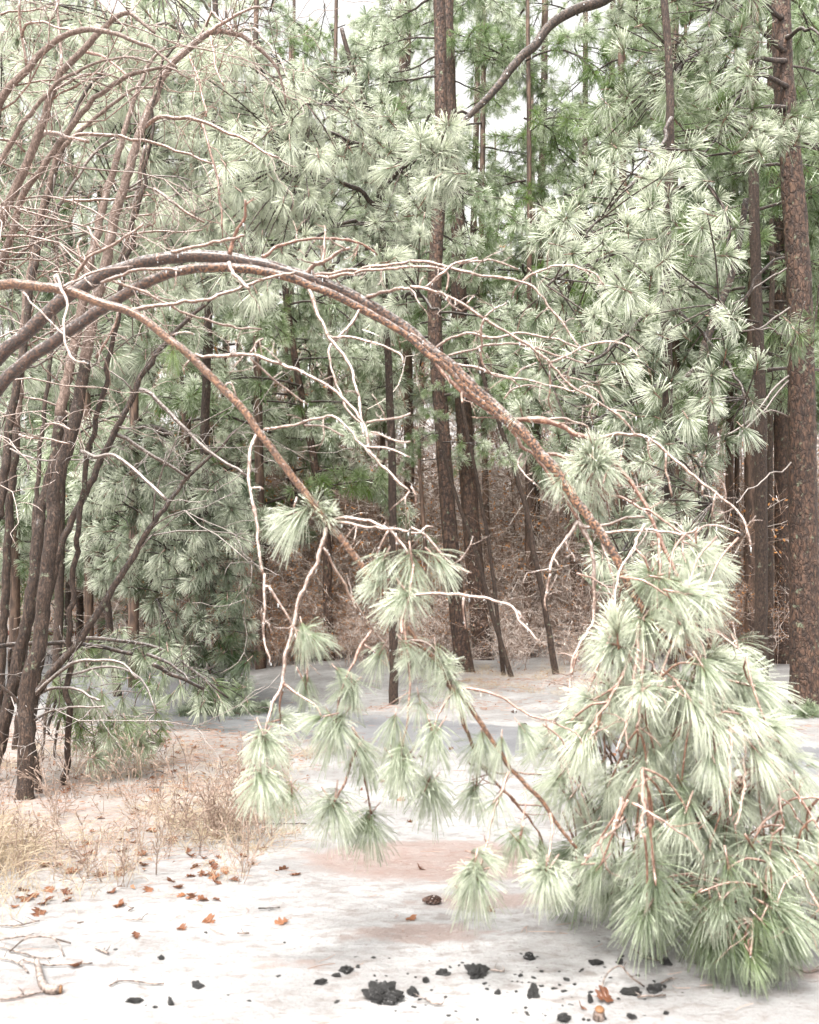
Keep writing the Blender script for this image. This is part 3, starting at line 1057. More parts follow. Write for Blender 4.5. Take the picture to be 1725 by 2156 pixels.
# tree C: the thinner arch hanging in the middle
rootC = thing('bent_pine', 'slender orange brown bent stem curving down through the centre with drooping iced needle tufts', 'tree', V(-600, 1905, 4.4))
regC = []
mainC = ([(-600, 1905), (-570, 1300), (-420, 830), (-200, 625)] + T(3, '0,168 100,164 200,176 300,192 400,232 540,272 620,322 720,402 810,468 900,562 1000,662 1090,782 1180,902 1270,1022 1370,1152 1440,1232 1520,1342')
         + T(6, '0,580 60,662 120,722 180,832 250,902 310,992 370,1082 430,1172 500,1242 560,1302 610,1382') + T(8, '660,342 704,396'))
arrC = to_arr(mainC, 4.4, 3.95)
regC.append(arrC)
cC = stem(rootC, arrC, [26, 22, 20, 18, 17, 16, 15, 13, 12, 10, 9, 7], M['bark_orange'], 'trunk', k=12)
icedC = [cC]
SIDE_C = [
    (6, '205,832 280,836 380,866 460,912 510,942 600,972 700,1012 722,1062', 8, 4, 'twig_red', -.15, 1),
    (6, '560,982 620,1032 672,1092', 5, 3, 'twig_red', 0, 0),
    (6, '180,852 130,922 104,1012', 7, 5, 'twig_red', -.1, 0),
    (6, '198,862 222,952 262,1062 300,1152 370,1232 462,1322', 9, 7, 'twig_red', .25, 1),
    (8, '385,145 462,222 542,332 572,402', 7, 4, 'twig_red', .1, 1),
    (8, '418,80 372,202 332,332 310,432 270,512', 9, 6, 'twig_red', -.25, 1),
    (8, '484,140 486,222 466,352', 6, 4, 'twig_red', -.1, 0),
    (8, '588,250 600,332 578,492', 8, 5, 'twig_red', -.15, 0),
    (8, '300,50 290,75 275,152', 5, 4, 'twig_red', 0, 0),
    (8, '305,48 362,82 452,82 552,86', 5, 4, 'twig_red', .1, 1),
    (8, '462,216 560,222', 5, 4, 'twig_red', 0, 0),
    (5, '1372,130 1450,110 1550,125 1632,160 1692,212 1725,262', 9, 7, 'twig', -.15, 1),
    (6, '0,150 60,182 110,232 162,292 200,320 262,347', 8, 4, 'twig', -.05, 2),
    (5, '1420,125 1560,150 1725,166', 7, 6, 'twig', -.2, 1),
    (6, '0,170 40,175 70,145 100,150', 6, 5, 'twig', 0, 0),
    (5, '1632,160 1602,222 1582,282', 6, 4, 'twig', 0, 0),
    (5, '1662,170 1668,250', 5, 4, 'twig', 0, 0),
    (5, '1372,150 1342,272 1270,432 1240,562 1200,702 1182,812 1142,912 1112,1032 1092,1102 1106,1202', 11, 6, 'twig', -.3, 1),
    (5, '1192,802 1180,902 1180,1002', 6, 4, 'twig_red', .05, 0),
    (5, '1196,815 1252,852 1322,892 1356,956', 6, 4, 'twig_red', -.1, 0),
    (5, '1360,232 1422,342 1482,452 1562,562 1642,672', 7, 5, 'twig', .1, 2),
    (5, '1240,600 1270,700 1280,800', 4, 3, 'twig', 0, 0),
    (5, '1245,740 1290,820 1300,860', 4, 3, 'twig_red', 0, 0),
    (6, '12,300 0,440 -30,530 -35,600', 7, 6, 'twig_red', -.3, 0),
    (6, '-35,530 -10,650 0,800 -10,950 -35,1082', 8, 5, 'twig_red', -.1, 1),
    (5, '1562,582 1522,652 1472,752 1432,852 1416,972', 7, 5, 'twig_red', -.1, 1),
    (5, '1530,640 1590,690 1640,740', 4, 3, 'twig_red', 0, 0),
    (5, '1512,1060 1472,1172 1432,1262 1404,1312', 8, 6, 'twig_red', 0, 1),
    (5, '1515,1050 1532,1182 1562,1352', 8, 5, 'twig_red', .1, 1),
    (5, '1480,990 1515,1050', 7, 8, 'twig_red', 0, 0),
    (6, '0,626 62,636 108,668 115,720', 6, 4, 'twig', 0, 0),
    (6, '60,662 20,700 0,730', 5, 3, 'twig_red', 0, 1),
    (6, '0,438 110,430 230,436 332,452 430,486 456,540 480,560 545,626', 7, 4, 'twig', -.3, 1),
    (6, '225,440 228,500 236,582', 5, 4, 'twig', 0, 0),
    (6, '455,505 495,555', 5, 4, 'twig', 0, 0),
    (3, '1080,792 1060,852 1045,962 1055,1032 1080,1152 1085,1252 1110,1382', 9, 7, 'twig', -.2, 0),
    (5, '1112,345 1116,452 1110,602 1142,722', 7, 4, 'twig', -.1, 1),
    (3, '1050,1020 1100,1015 1115,1025', 5, 4, 'twig', 0, 0),
    (5, '1110,400 1140,400', 8, 6, 'twig', 0, 0),
    (5, '1130,400 1200,502 1240,582 1290,682 1297,802', 6, 4, 'twig', 0, 1),
    (3, '820,462 902,465 1050,460 1160,490 1270,532 1380,592 1450,652 1500,702 1540,762 1552,852 1602,922 1660,975 1725,1032', 9, 5, 'twig', -.3, 3),
    (4, '0,1010 20,1050 22,1098', 5, 4, 'twig', 0, 0),
    (3, '1050,460 1080,410 1110,390', 6, 4, 'twig', 0, 1),
    (3, '1050,470 1130,542 1200,602 1300,672', 6, 4, 'twig', .1, 1),
    (3, '1110,772 1200,762 1300,737 1400,720 1470,772 1530,842 1642,852 1725,886', 7, 5, 'twig', -.25, 2),
    (4, '0,370 30,385 55,408', 5, 4, 'twig', 0, 0),
    (3, '1280,752 1370,762 1446,802', 5, 4, 'twig', 0, 0),
    (3, '1540,742 1622,732 1725,710', 6, 5, 'twig', -.1, 1),
    (3, '1560,780 1640,810 1725,830', 5, 5, 'twig', -.1, 1),
    (3, '720,380 762,360 820,372', 5, 4, 'twig', 0, 0),
    (3, '800,480 772,510 776,542', 5, 4, 'twig', 0, 0),
    (3, '940,600 970,572 1000,642', 5, 3, 'twig', 0, 0),
    (3, '540,272 652,252 780,236 880,226 1000,182 1100,150 1240,112', 10, 7, 'twig', .3, 1),
    (3, '240,122 272,202 286,252 266,332 286,442 310,476 365,500', 7, 5, 'twig', -.3, 1),
    (3, '90,190 152,252 222,332 272,382', 5, 4, 'twig', -.1, 1),
    (3, '500,152 602,192 702,242 802,292 880,316 1000,346 1105,356', 7, 4, 'twig', .3, 2),
    (3, '270,175 310,150 440,100 560,88', 7, 5, 'twig', .2, 1),
    (5, '1250,20 1235,70', 5, 4, 'twig', 0, 0),
]
for cr, s, w0, w1, mt, dd, tw in SIDE_C:
    icedC.append(branch(rootC, regC, cr, s, w0 * .9, w1 * .85, M[mt], dd, tw * 2))
ice_drops(rootC, icedC)
# twigs standing on / hanging from the twin stem
regB = [arrB]
icedB = [cB]
for cr, s, w0, w1, mt, dd, tw in [
    (3, '1300,182 1342,292 1400,402 1462,482 1492,562 1512,652 1520,742 1532,792', 8, 5, 'twig', -.3, 2),
    (3, '1520,262 1472,342 1402,412 1390,472 1420,582 1462,682 1530,760', 6, 4, 'twig', -.2, 2),
    (3, '1402,390 1482,386 1582,412 1682,452 1706,496', 6, 4, 'twig', -.1, 1),
    (1, '965,1078 980,1012 1010,952 1030,912 1033,840', 9, 5, 'twig_red', -.1, 1),
    (1, '720,1062 850,1032 950,1012 1030,996', 8, 6, 'twig', -.2, 1),
    (1, '665,1096 665,1068', 8, 6, 'twig_red', 0, 0),
    (1, '962,1112 992,1162 1052,1222', 9, 7, 'twig', -.2, 0),
    (1, '300,1200 360,1102 430,1052 500,1016 600,942', 8, 5, 'twig', -.2, 2),
    (1, '345,1108 332,1040 345,1000', 6, 4, 'twig', 0, 0),
    (1, '430,1052 400,1000 365,955', 6, 4, 'twig', 0, 0),
    (1, '430,1192 560,1142 680,1132 760,1140', 8, 5, 'twig', -.15, 1),
    (1, '280,1240 240,1190 235,1155', 6, 5, 'twig', 0, 0),
]:
    icedB.append(branch(rootB, regB, cr, s, w0, w1, M[mt], dd, tw))
ice_drops(rootB, icedB)

# ------------------------------------------------------------------ tufts on the bent pines
# x, y (sheet), axis right, axis up, axis towards the lens, size, frost
TUFT_C = [(628, 1088, -.5, -.75, .3, 1.25, .95), (668, 1062, .5, .6, .4, .9, .95), (686, 1085, .25, .1, .6, .9, .9), (600, 1085, -.9, -.3, .2, .9, 1),
          (806, 1180, -.3, -.6, .6, 1.1, .95), (868, 1190, .1, -.8, .3, 1.15, .95), (926, 1182, .55, -.7, .2, 1.05, .95), (846, 1262, -.5, -.3, .6, 1.1, .95), (800, 1225, -.8, -.4, .3, .9, 1),
          (856, 1245, .4, -.8, .4, 1.0, .9), (655, 1338, .9, -.35, .2, .95, .8), (640, 1332, .3, -.8, .2, .8, .8),
          (800, 1375, -.3, -.8, .3, .95, .9), (858, 1362, .5, -.75, .2, .9, .9), (918, 1380, .2, -.9, .3, 1.0, .9), (880, 1376, -.6, -.5, .4, .95, .9),
          (645, 1440, .0, -1, .2, .75, .6), (742, 1455, .3, -.95, .2, 1.0, .75), (735, 1450, -.4, -.8, .2, .9, .75), (720, 1420, .7, -.5, .2, .8, .75),
          (708, 1525, -.5, -.7, .3, 1.15, .8), (712, 1528, .35, -.85, .3, 1.15, .8), (676, 1510, -.85, -.45, .2, .9, .8),
          (592, 1515, .6, .35, .5, 1.0, .85), (558, 1556, .3, -.85, .4, 1.2, .85), (566, 1560, .8, -.45, .3, 1.1, .85), (548, 1560, -.5, -.8, .2, .9, .85),
          (552, 1636, .4, -.85, .3, 1.15, .85), (556, 1640, .8, -.55, .3, 1.0, .85), (548, 1642, -.6, -.75, .2, 1.0, .85), (614, 1672, .1, -1, .2, .95, .6),
          (704, 1695, -.3, -.9, .3, 1.2, .8), (706, 1698, .7, -.7, .2, 1.2, .8), (698, 1696, -.85, -.4, .2, 1.0, .8),
          (780, 1735, .0, -1, .2, 1.15, .6), (782, 1740, .6, -.8, .2, 1.1, .6), (776, 1720, -.5, -.8, .2, 1.0, .6),
          (752, 1570, .6, -.8, .2, 1.0, .7), (770, 1590, .3, -.9, .3, 1.05, .6), (845, 1590, .1, -1, .3, 1.15, .8), (842, 1612, .5, -.8, .3, 1.2, .8), (848, 1600, -.6, -.7, .3, 1.1, .8),
          (908, 1655, .1, -.2, 1, 1.15, .7), (912, 1665, .5, -.7, .3, 1.1, .7), (900, 1660, -.6, -.5, .4, 1.1, .75), (905, 1640, .3, .6, .5, .9, .75), (830, 1530, -.2, -.9, .3, 1.0, .8),
          (912, 1545, .3, -.9, .3, 1.05, .85), (918, 1542, -.6, -.6, .3, .95, .85), (885, 1480, .2, -.9, .3, .85, .85), (1016, 1562, .1, -1, .3, .95, .75), (1002, 1572, -.5, -.8, .2, .9, .75), (1000, 1668, .2, -.9, .3, .9, .8), (998, 1662, -.6, -.6, .3, .9, .8),
          (996, 1842, -.2, -.9, .3, 1.15, .85), (1004, 1850, .6, -.75, .2, 1.1, .75), (1000, 1838, -.85, -.35, .2, 1.0, .9), (1012, 1800, .7, .0, .5, .85, .85),
          (1150, 1838, -.7, -.55, .3, 1.1, 1), (1152, 1840, .6, -.7, .3, 1.0, .95), (1140, 1832, -.9, .1, .3, .9, 1), (1150, 1842, 0, -.9, .4, 1.0, .95),
          (1096, 1765, -.2, -1, .2, .9, .6), (1092, 1772, .5, -.8, .2, .9, .6), (1040, 1690, -.7, -.5, .3, .85, .8), (1140, 1790, .3, -.8, .2, .9, .7),
          (1055, 1575, .1, -.8, .4, .85, .85), (1105, 1540, .5, -.6, .4, .85, .85), (960, 1450, .3, -.6, .6, .9, .95), (945, 1425, -.7, -.4, .4, .9, .95), (932, 1400, .5, .3, .6, .85, .95)]
for x, y, ax, up, tow, sz, fr in TUFT_C:
    d = nearest_depth(regC, x, y)
    put_tuft(NEAR, rootC, V(x, y, d), (ax, -tow, up), sz * .8, fr * random.uniform(.85, 1.05), random.uniform(.2, .75))
# a yellow-green tuft on the node
put_tuft(NEAR, rootC, V(366, 742, nearest_depth(regC, 366, 742)), (.3, -.2, -1), .55, .2, 1.5)

TUFT_A = [(1248, 965, .1, .2, 1, 1.25, .95), (1240, 955, -.4, .5, .5, 1.15, 1), (1225, 980, -.9, -.25, .4, 1.2, 1), (1232, 990, -.6, -.7, .3, 1.1, 1), (1262, 975, .6, .6, .3, 1.2, .9),
          (1270, 985, .7, -.5, .3, 1.1, .8), (1250, 945, .1, .9, .3, 1.1, 1), (1180, 1010, -.6, -.6, .3, .8, .9), (1096, 860, -.2, .9, .3, .8, 1),
          (1480, 1168, .2, .2, .8, 1.2, 1), (1488, 1180, .5, -.8, .2, 1.3, 1), (1470, 1165, -.6, .3, .5, 1.1, 1), (1492, 1196, .2, -1, .2, 1.2, 1), (1478, 1190, -.5, -.8, .3, 1.0, .95),
          (1384, 1280, -.4, .2, .8, 1.25, 1), (1380, 1285, -.9, .1, .3, 1.3, 1), (1388, 1288, .8, .1, .3, 1.25, 1), (1384, 1292, .2, -.9, .3, 1.1, .95), (1390, 1290, .7, -.6, .3, 1.1, .95), (1376, 1288, -.7, -.6, .3, 1.1, .95),
          (1284, 1345, -.5, -.3, .7, 1.1, .95), (1290, 1350, .4, -.8, .4, 1.15, .9), (1280, 1352, -.2, -.9, .3, 1.15, .85), (1262, 1330, -.9, .0, .3, .85, 1),
          (1445, 1440, .1, -.3, 1, 1.2, .85), (1452, 1445, .5, -.8, .3, 1.15, .85), (1436, 1444, -.7, -.5, .4, 1.1, .9), (1440, 1430, -.3, .6, .5, 1.0, .95),
          (1505, 1400, .8, .1, .4, 1.3, 1), (1510, 1390, .7, .5, .3, 1.3, 1), (1498, 1380, .2, .8, .4, 1.2, 1), (1530, 1410, .9, -.2, .2, 1.4, 1), (1520, 1425, .7, -.6, .2, 1.3, .95), (1556, 1420, .9, .0, .2, 1.0, 1)]
for x, y, ax, up, tow, sz, fr in TUFT_A:
    d = nearest_depth(regA, x, y)
    put_tuft(NEAR, rootA, V(x, y, d + (.16 if y > 1100 else -.02)), (ax, -tow, up), sz * .82, fr, random.uniform(.1, .6))


def inpoly(x, y, poly):
    c = False
    j = len(poly) - 1
    for i in range(len(poly)):
        xi, yi = poly[i]
        xj, yj = poly[j]
        if (yi > y) != (yj > y) and x < (xj - xi) * (y - yi) / (yj - yi) + xi:
            c = not c
        j = i
    return c


def scatter(poly, n, tries=12):
    xs, ys = [p[0] for p in poly], [p[1] for p in poly]
    out = []
    while len(out) < n:
        best, bd = None, -1
        for _ in range(tries):
            for _ in range(200):
                x, y = random.uniform(min(xs), max(xs)), random.uniform(min(ys), max(ys))
                if inpoly(x, y, poly):
                    break
            q = min([(x - a) ** 2 + (y - b) ** 2 for a, b in out[-160:]] or [1e9])
            if q > bd:
                best, bd = (x, y), q
        out.append(best)
    return out


def hook_twigs(root, ends, reg, mat, name='side_twigs', wd=6, kd=6, sag=.12, maxlen=.5):
    """short twigs from each tuft back to the wood"""
    mb = MB()
    allp = np.vstack([smooth(np.array([[*V(*a)] for a in arr]), .08) for arr in reg])
    for e, ax in ends:
        q = allp - e
        dist = np.linalg.norm(q + np.array([0, 0, -.12]), axis=1)
        j = dist.argmin()
        b = allp[j]
        if np.linalg.norm(b - e) > maxlen:
            b = e + nrm(b - e) * maxlen
        m = (b + e) / 2 + np.array([0, 0, sag * np.linalg.norm(b - e)]) * .6 - np.asarray(ax) * .03
        pp = smooth(np.stack([b, m, e - np.asarray(ax) * .02, e]), .05)
        tubes(mb, pp - np.array(root.location), np.linspace(.0055, .0035, len(pp)) * wd / 6, kd)
    mb.obj(name, mat, root, kind='stuff')


MASS = [(1310, 1430), (1275, 1330), (1330, 1225), (1470, 1150), (1530, 1220), (1545, 1320), (1580, 1400), (1610, 1470), (1650, 1570), (1690, 1680), (1720, 1780), (1760, 1880), (1720, 1960), (1640, 2005), (1570, 2030), (1500, 2000), (1430, 1950),
        (1300, 1905), (1215, 1870), (1200, 1800), (1245, 1730), (1190, 1680), (1120, 1600), (1160, 1540), (1230, 1470)]
ends = []
VOID = [(1285, 1560, 42), (1235, 1650, 38), (1610, 1730, 34), (1420, 1480, 30), (1350, 1390, 34), (1480, 1290, 30), (1560, 1560, 30), (1680, 1860, 34), (1330, 1760, 30), (1170, 1590, 30)]
for x, y in scatter(MASS, 285):
    if any(math.hypot(x - a, y - b) < q for a, b, q in VOID) or (y < 1420 and random.random() < .5):
        continue
    lo = sstep(1500, 1950, y)
    d = random.uniform(3.85, 4.75) - .1 * lo
    zmin = 0.17
    p = V(x, y, d)
    if p[2] < zmin:
        d = (1.6 - zmin) / ((y - 1230) * K)
        p = V(x, y, d)
    cx = 1450 + (y - 1700) * .15
    ax = np.array([(x - cx) / 260 + random.gauss(0, .3), random.gauss(-.15, .45) - (.3 if d < 4.3 else -.1), -.75 + random.gauss(0, .3) + (.5 if y < 1550 else 0)])
    ax = nrm(ax)
    fr = np.clip(1.02 - .72 * sstep(1620, 1980, y) - .35 * sstep(4.2, 4.7, d) + random.gauss(0, .1), .25, 1.05)
    put_tuft(NEAR, rootA, p, ax, random.choice((random.uniform(.55, .8), random.uniform(.8, 1.2))), fr * random.uniform(.75, 1.5), random.uniform(.0, .9))
    ends.append((p, ax))
hook_twigs(rootA, ends, regA, M['twig_red'], maxlen=.32)

# ================================================================== the leaning clump on the left
CL = [
    ('leaning_pine', 'nearest trunk of the left clump, its foot in the litter, top bent right', 'bark_grey', 'bark_pink',
     T(0, '55,1700 56,1560 58,1440') + T(5, '165,640 200,330 225,110') + T(3, '230,1030 290,830 320,700 345,580 372,420 400,250 440,110 462,0') + T(1, '480,920 530,760 590,560 620,480 700,300 780,220 880,145 960,130 1060,180 1150,260 1190,350 1205,440'), 7.3, 8.2, [38, 36, 34, 32, 28, 25, 24, 20, 18, 14, 8, 5]),
    ('leaning_pine', 'trunk leaning in from the left edge into the clump, pink flaky bark higher up', 'bark_grey', 'bark_pink',
     T(0, '-25,1640 10,1530') + T(5, '75,740 120,500 150,330 165,170') + T(3, '165,1150 200,1010 240,830 265,640 290,520 320,380 345,250 375,90 400,0') + T(1, '430,880 470,740 520,560 560,440 600,330 640,240 700,200'), 7.9, 8.9, [36, 34, 32, 30, 28, 26, 24, 18, 12, 7]),
    ('leaning_pine', 'slim dark trunk fanning out of the clump to upper right', 'bark_grey', 'bark_grey',
     T(0, '60,1640 70,1500 90,1330') + T(3, '250,1280 300,1160 380,1000 480,785 540,680 600,545 660,460 710,400 780,320 860,250 940,190'), 7.8, 8.6, [20, 20, 19, 17, 15, 12, 9]),
    ('leaning_pine', 'thin blackish stem slanting steeply right from the foot of the clump', 'bark_grey', 'bark_grey',
     T(0, '50,1610 60,1500') + T(5, '160,840 240,730 330,640 400,530 480,400 560,270 640,140 700,60 745,0') + T(3, '770,990 860,910 930,850 1000,770'), 7.6, 8.6, [22, 22, 20, 17, 13, 10, 6]),
    ('leaning_pine', 'dark trunk along the left edge of the picture', 'bark_grey', 'bark_grey',
     T(0, '-55,1650 -40,1400') + T(3, '-30,1200 0,1130 20,930 40,760 75,560 105,400 125,200 150,50') + T(1, '170,960 210,800 260,640 300,510 350,400 430,310'), 8.0, 8.8, [26, 25, 24, 22, 20, 17, 12, 8]),
    ('leaning_pine', 'thin upright stem just behind the left edge trunk', 'bark_grey', 'bark_grey',
     T(0, '30,1560 60,1300') + T(3, '145,1200 165,900 185,720 210,520 225,350 235,150 238,0') + T(1, '240,900 300,780 330,680'), 9.5, 9.8, [14, 13, 12, 11, 9, 6]),
    ('leaning_pine', 'broken stem slanting left from the clump near the ground', 'bark_grey', 'bark_grey',
     T(0, '88,1650 75,1600 60,1545 30,1470 -30,1420'), 7.6, 7.5, [16, 18, 16, 12, 10]),
    # the bending saplings above
    ('bent_sapling', 'thick pink barked sapling at far left bending right near the top of the picture', 'bark_pink', 'bark_pink',
     T(0, '-300,1620 -230,1100 -130,800') + T(1, '-120,1150 -30,1000 45,850 100,720 160,590 210,430 260,310 340,210 410,140 520,62 590,85 650,140'), 7.2, 6.8, [28, 27, 26, 25, 23, 20, 17, 13, 8]),
    ('bent_sapling', 'sapling with a greenish arched tip in the middle of the upper left tangle', 'bark_pink', 'bark_pink',
     T(0, '-240,1600 -150,1150 -70,800') + T(1, '-50,1250 30,1050 100,820 200,680 300,540 350,470 440,380 540,312 650,290 720,292 800,330'), 7.4, 7.0, [24, 23, 21, 18, 16, 13, 9, 5]),
    ('bent_sapling', 'outer sapling arching at the left edge below the top corner', 'bark_pink', 'bark_pink',
     T(0, '-220,1620 -160,1000 -110,500') + T(1, '-60,600 0,430 80,330 200,200 290,140 400,120 500,150 640,200 740,280'), 7.0, 6.6, [30, 28, 24, 18, 15, 12, 7]),
    ('bent_sapling', 'darker sapling bowed behind the pink ones in the upper left', 'bark_grey', 'bark_pink',
     T(0, '-10,1560 20,1100') + T(3, '90,500 110,250 140,30') + T(1, '150,960 200,800 250,640 330,560 440,460 560,380 660,360'), 8.6, 8.4, [24, 22, 18, 14, 10, 6]),
    ('bent_sapling', 'lowest sapling crossing the upper left edge, its lower half greenish', 'bark_pink', 'bark_pink',
     T(0, '-260,1640 -210,1000 -120,560') + T(1, '-80,800 0,680 60,570 110,500 190,410 270,330 400,270 520,240 640,260'), 6.7, 6.4, [24, 20, 16, 12, 8, 5]),
]
CLC = []
for nm, lab, m0, m1, pts, d0, d1, w in CL:
    arr = to_arr(pts, d0, d1)
    P = wpath(arr)
    root = thing(nm, lab, 'tree', (P[0][0], P[0][1], gz(P[0][0], P[0][1])))
    ww = np.interp(np.linspace(0, 1, len(arr)), np.linspace(0, 1, len(w)), w) * K * arr[:, 2] / 2 * (.86 if 'nearest trunk' in lab else .74)
    P[0, 2] = gz(P[0, 0], P[0, 1]) - .05
    c = smooth(np.column_stack([P, ww]), .045, .012)
    cut = np.searchsorted(np.arange(len(c)), len(c) * (.45 if m0 != m1 else 1.0))
    mb = MB()
    k = 16
    h = c[:, 2] - c[0, 2]
    rr_ = c[:, 3] * (1 + .3 * np.exp(-np.maximum(h, 0) / .15))
    tubes(mb, c[:cut + 1, :3] - np.array(root.location), rr_[:cut + 1], k, mat=0, rough=.09, roughf=(26, 26, 8))
    if cut < len(c) - 2:
        tubes(mb, c[cut:, :3] - np.array(root.location), rr_[cut:], k, mat=1, rough=.07, roughf=(26, 26, 8))
    mb.obj('trunk', [M[m0], M[m1]], root)
    # its thin bare branches
    n = 11 if nm == 'bent_sapling' else 4
    up = c[int(len(c) * .42):]
    idx = RG.integers(0, len(up), n)
    dirs = nrm(RG.normal(size=(n, 3)) * np.array([1, .6, .6]) + np.array([.5, -.1, .25]))
    tw = MB()
    for P2, R2 in grow(up[idx, :3], dirs, RG.uniform(.5, 1.5, n), np.clip(up[idx, 3] * .4, .005, .013), 3, [3, 3], .75, .24, .05, 7, .5, .62):
        tubes(tw, P2 - np.array(root.location), np.maximum(R2 * .8, .0022), 4)
    tw.obj('bare_twigs', M['twig'] if nm == 'bent_sapling' else M['twig_mid'], root, kind='stuff')
    CLC.append((root, c))

# traced dark / frosty limbs in the tangle
LIMB = [
    (1, '610,530 660,500 760,495 850,512 960,560 1040,590 1120,640 1170,660', 10, 5, 'twig', 0),
    (1, '290,580 380,570 480,570 560,590 640,600 740,630 820,660 890,690', 9, 5, 'twig', 0),
    (1, '850,512 880,620 905,700 925,800 935,960', 6, 4, 'twig_red', 0),
    (1, '640,790 700,830 780,890 860,940', 8, 5, 'twig', 0),
    (1, '265,845 400,840 540,832 640,820', 7, 4, 'twig', 0),
    (1, '610,610 590,750 560,900 540,1000 500,1100', 9, 10, 'twig_mid', 0),
    (1, '60,1100 160,990 260,850 330,740 420,620 500,570', 8, 6, 'twig_mid', 0),
    (1, '0,590 60,600 110,640', 6, 5, 'twig', 0),
    (1, '800,230 850,380 870,490', 6, 4, 'twig_red', 0),
    (1, '890,150 905,260 940,360', 7, 4, 'twig_red', 0),
    (1, '160,590 190,560 240,562 300,580 380,600', 11, 8, 'twig', 0),
    (1, '240,0 250,150 262,290', 6, 7, 'twig', 0),
    (1, '80,0 85,120 110,280', 5, 6, 'twig', 0),
    (1, '0,55 80,42 200,40', 6, 3, 'twig', 0),
    (1, '90,160 110,100 180,92 250,120 330,130', 7, 4, 'twig', 0),
    (1, '880,140 990,60 1070,30 1100,40', 9, 4, 'twig', 0),
    (1, '880,60 870,110 890,50 930,80 980,130', 6, 5, 'twig', 0),
    (1, '340,215 420,230 500,290 560,330', 8, 5, 'twig_red', 0),
    (1, '540,800 600,790 650,800 740,860', 7, 4, 'twig_mid', 0),
    (1, '560,905 650,905 655,940 600,960', 5, 3, 'twig', 0),
    (1, '520,980 700,975 850,970', 5, 3, 'twig', 0),
    (3, '585,605 640,630 720,710 800,790 860,850 940,905 1040,970', 10, 6, 'twig_mid', 0),
    (3, '480,790 560,830 650,890 740,940 800,980', 10, 6, 'twig_mid', 0),
    (3, '340,860 400,890 470,880 560,940 640,1010 700,1070', 9, 8, 'twig_mid', 0),
    (3, '80,800 200,815 290,830', 6, 4, 'twig', 0),
    (3, '190,750 250,750 295,775', 6, 4, 'twig', 0),
    (3, '400,470 440,420 490,310 500,280', 7, 5, 'twig', 0),
    (3, '225,350 300,380 360,440', 6, 5, 'twig', 0),
    (5, '0,650 150,640 280,635 400,648 500,668 560,680', 11, 9, 'limb_dark', 0),
    (5, '620,685 700,715 760,760 800,800', 8, 5, 'limb_dark', 0),
    (5, '640,730 700,760 780,795 855,830', 10, 7, 'limb_dark', 0),
    (5, '150,850 250,760 330,720 430,708 520,730 580,790', 9, 5, 'twig_mid', 0),
    (5, '155,855 230,825 300,830 380,860 420,880', 8, 5, 'twig_mid', 0),
    (5, '150,960 230,920 340,910 440,905', 6, 4, 'twig_mid', 0),
    (5, '490,920 560,980 600,1030 650,1060', 7, 4, 'twig_mid', 0),
    (5, '230,740 260,820 210,960 205,1020', 7, 6, 'limb_dark', 0),
    (5, '45,660 40,780 20,860', 8, 8, 'limb_dark', 0),
    (5, '190,650 170,760 160,840', 8, 9, 'limb_dark', 0),
    (5, '250,960 235,1060 232,1130', 6, 6, 'twig_mid', 0),
]
regL = [to_arr([(a, b) for a, b in zip((r[1][:, 0] / (K * r[1][:, 1]) + 862.5), 1230 - (r[1][:, 2] - 1.6) / (K * r[1][:, 1]))], 7.8, 8.2) for r in CLC]
limb_root = thing('bent_sapling', 'thin many branched sapling woven through the left clump with ice coated limbs', 'tree', V(140, 1640, 7.9) * np.array([1, 1, 0]))
limb_root.location[2] = gz(limb_root.location[0], limb_root.location[1])
mainL = to_arr([(140, 1668), (150, 1300), (180, 1000), (230, 760), (265, 560), (300, 400), (330, 200), (380, 60)], 7.9, 7.6)
stem(limb_root, mainL, [14, 12, 11, 9, 7, 5], M['bark_grey'], 'trunk', step=.06, k=8, jit=.03)
for cr, s, w0, w1, mt, dd in LIMB:
    pts = T(cr, s)
    d0 = random.uniform(7.2, 8.3) if cr != 5 else random.uniform(7.6, 8.4)
    arr = to_arr(pts, d0, d0 + random.uniform(-.4, .3))
    P = wpath(arr)
    ww = np.linspace(w0, w1, len(arr)) * K * arr[:, 2] / 2
    c = smooth(np.column_stack([P, ww]), .05, .012)
    mb = MB()
    o_ = np.array(limb_root.location)
    tubes(mb, c[:, :3] - o_, c[:, 3], 6)
    m_ = 5
    idx = RG.integers(1, len(c), m_)
    for P2, R2 in grow(c[idx, :3], nrm(RG.normal(size=(m_, 3)) + np.array([.2, 0, -.1])), RG.uniform(.15, .5, m_), np.full(m_, .004), 2, [2], .7, .25, .03, 6):
        tubes(mb, P2 - o_, np.maximum(R2, .0024), 4)
    mb.obj('branch', M[mt], limb_root)

# ================================================================== tufted pines at middle distance
def tufted(root, poly, n, dr, scale, frost, hue, spine, mat=M['limb_dark'], lib=MIDT, axf=None, wd=10, maxlen=.9):
    ends = []
    for x, y in scatter(poly, n):
        d = random.uniform(*dr)
        p = V(x, y, d)
        if p[2] < .2:
            p[2] = random.uniform(.15, .35)
        if axf:
            ax = axf(x, y)
        else:
            ax = nrm(np.array([random.gauss(0, .7), random.gauss(-.7, .5), random.gauss(-.05, .5)]))
        f = frost(x, y) if callable(frost) else frost
        put_tuft(lib, root, p, ax, random.uniform(*scale), np.clip(f * (1.55 - .95 * (d - dr[0]) / (dr[1] - dr[0])) + random.gauss(0, .2), .05, 1.7), hue + random.uniform(-.25, .35))  # rear tufts get less frost, also painting the crown's inner shade into the colour
        ends.append((p, ax))
    hook_twigs(root, ends, spine, mat, 'limbs', wd, 5, .05, maxlen)
    return ends


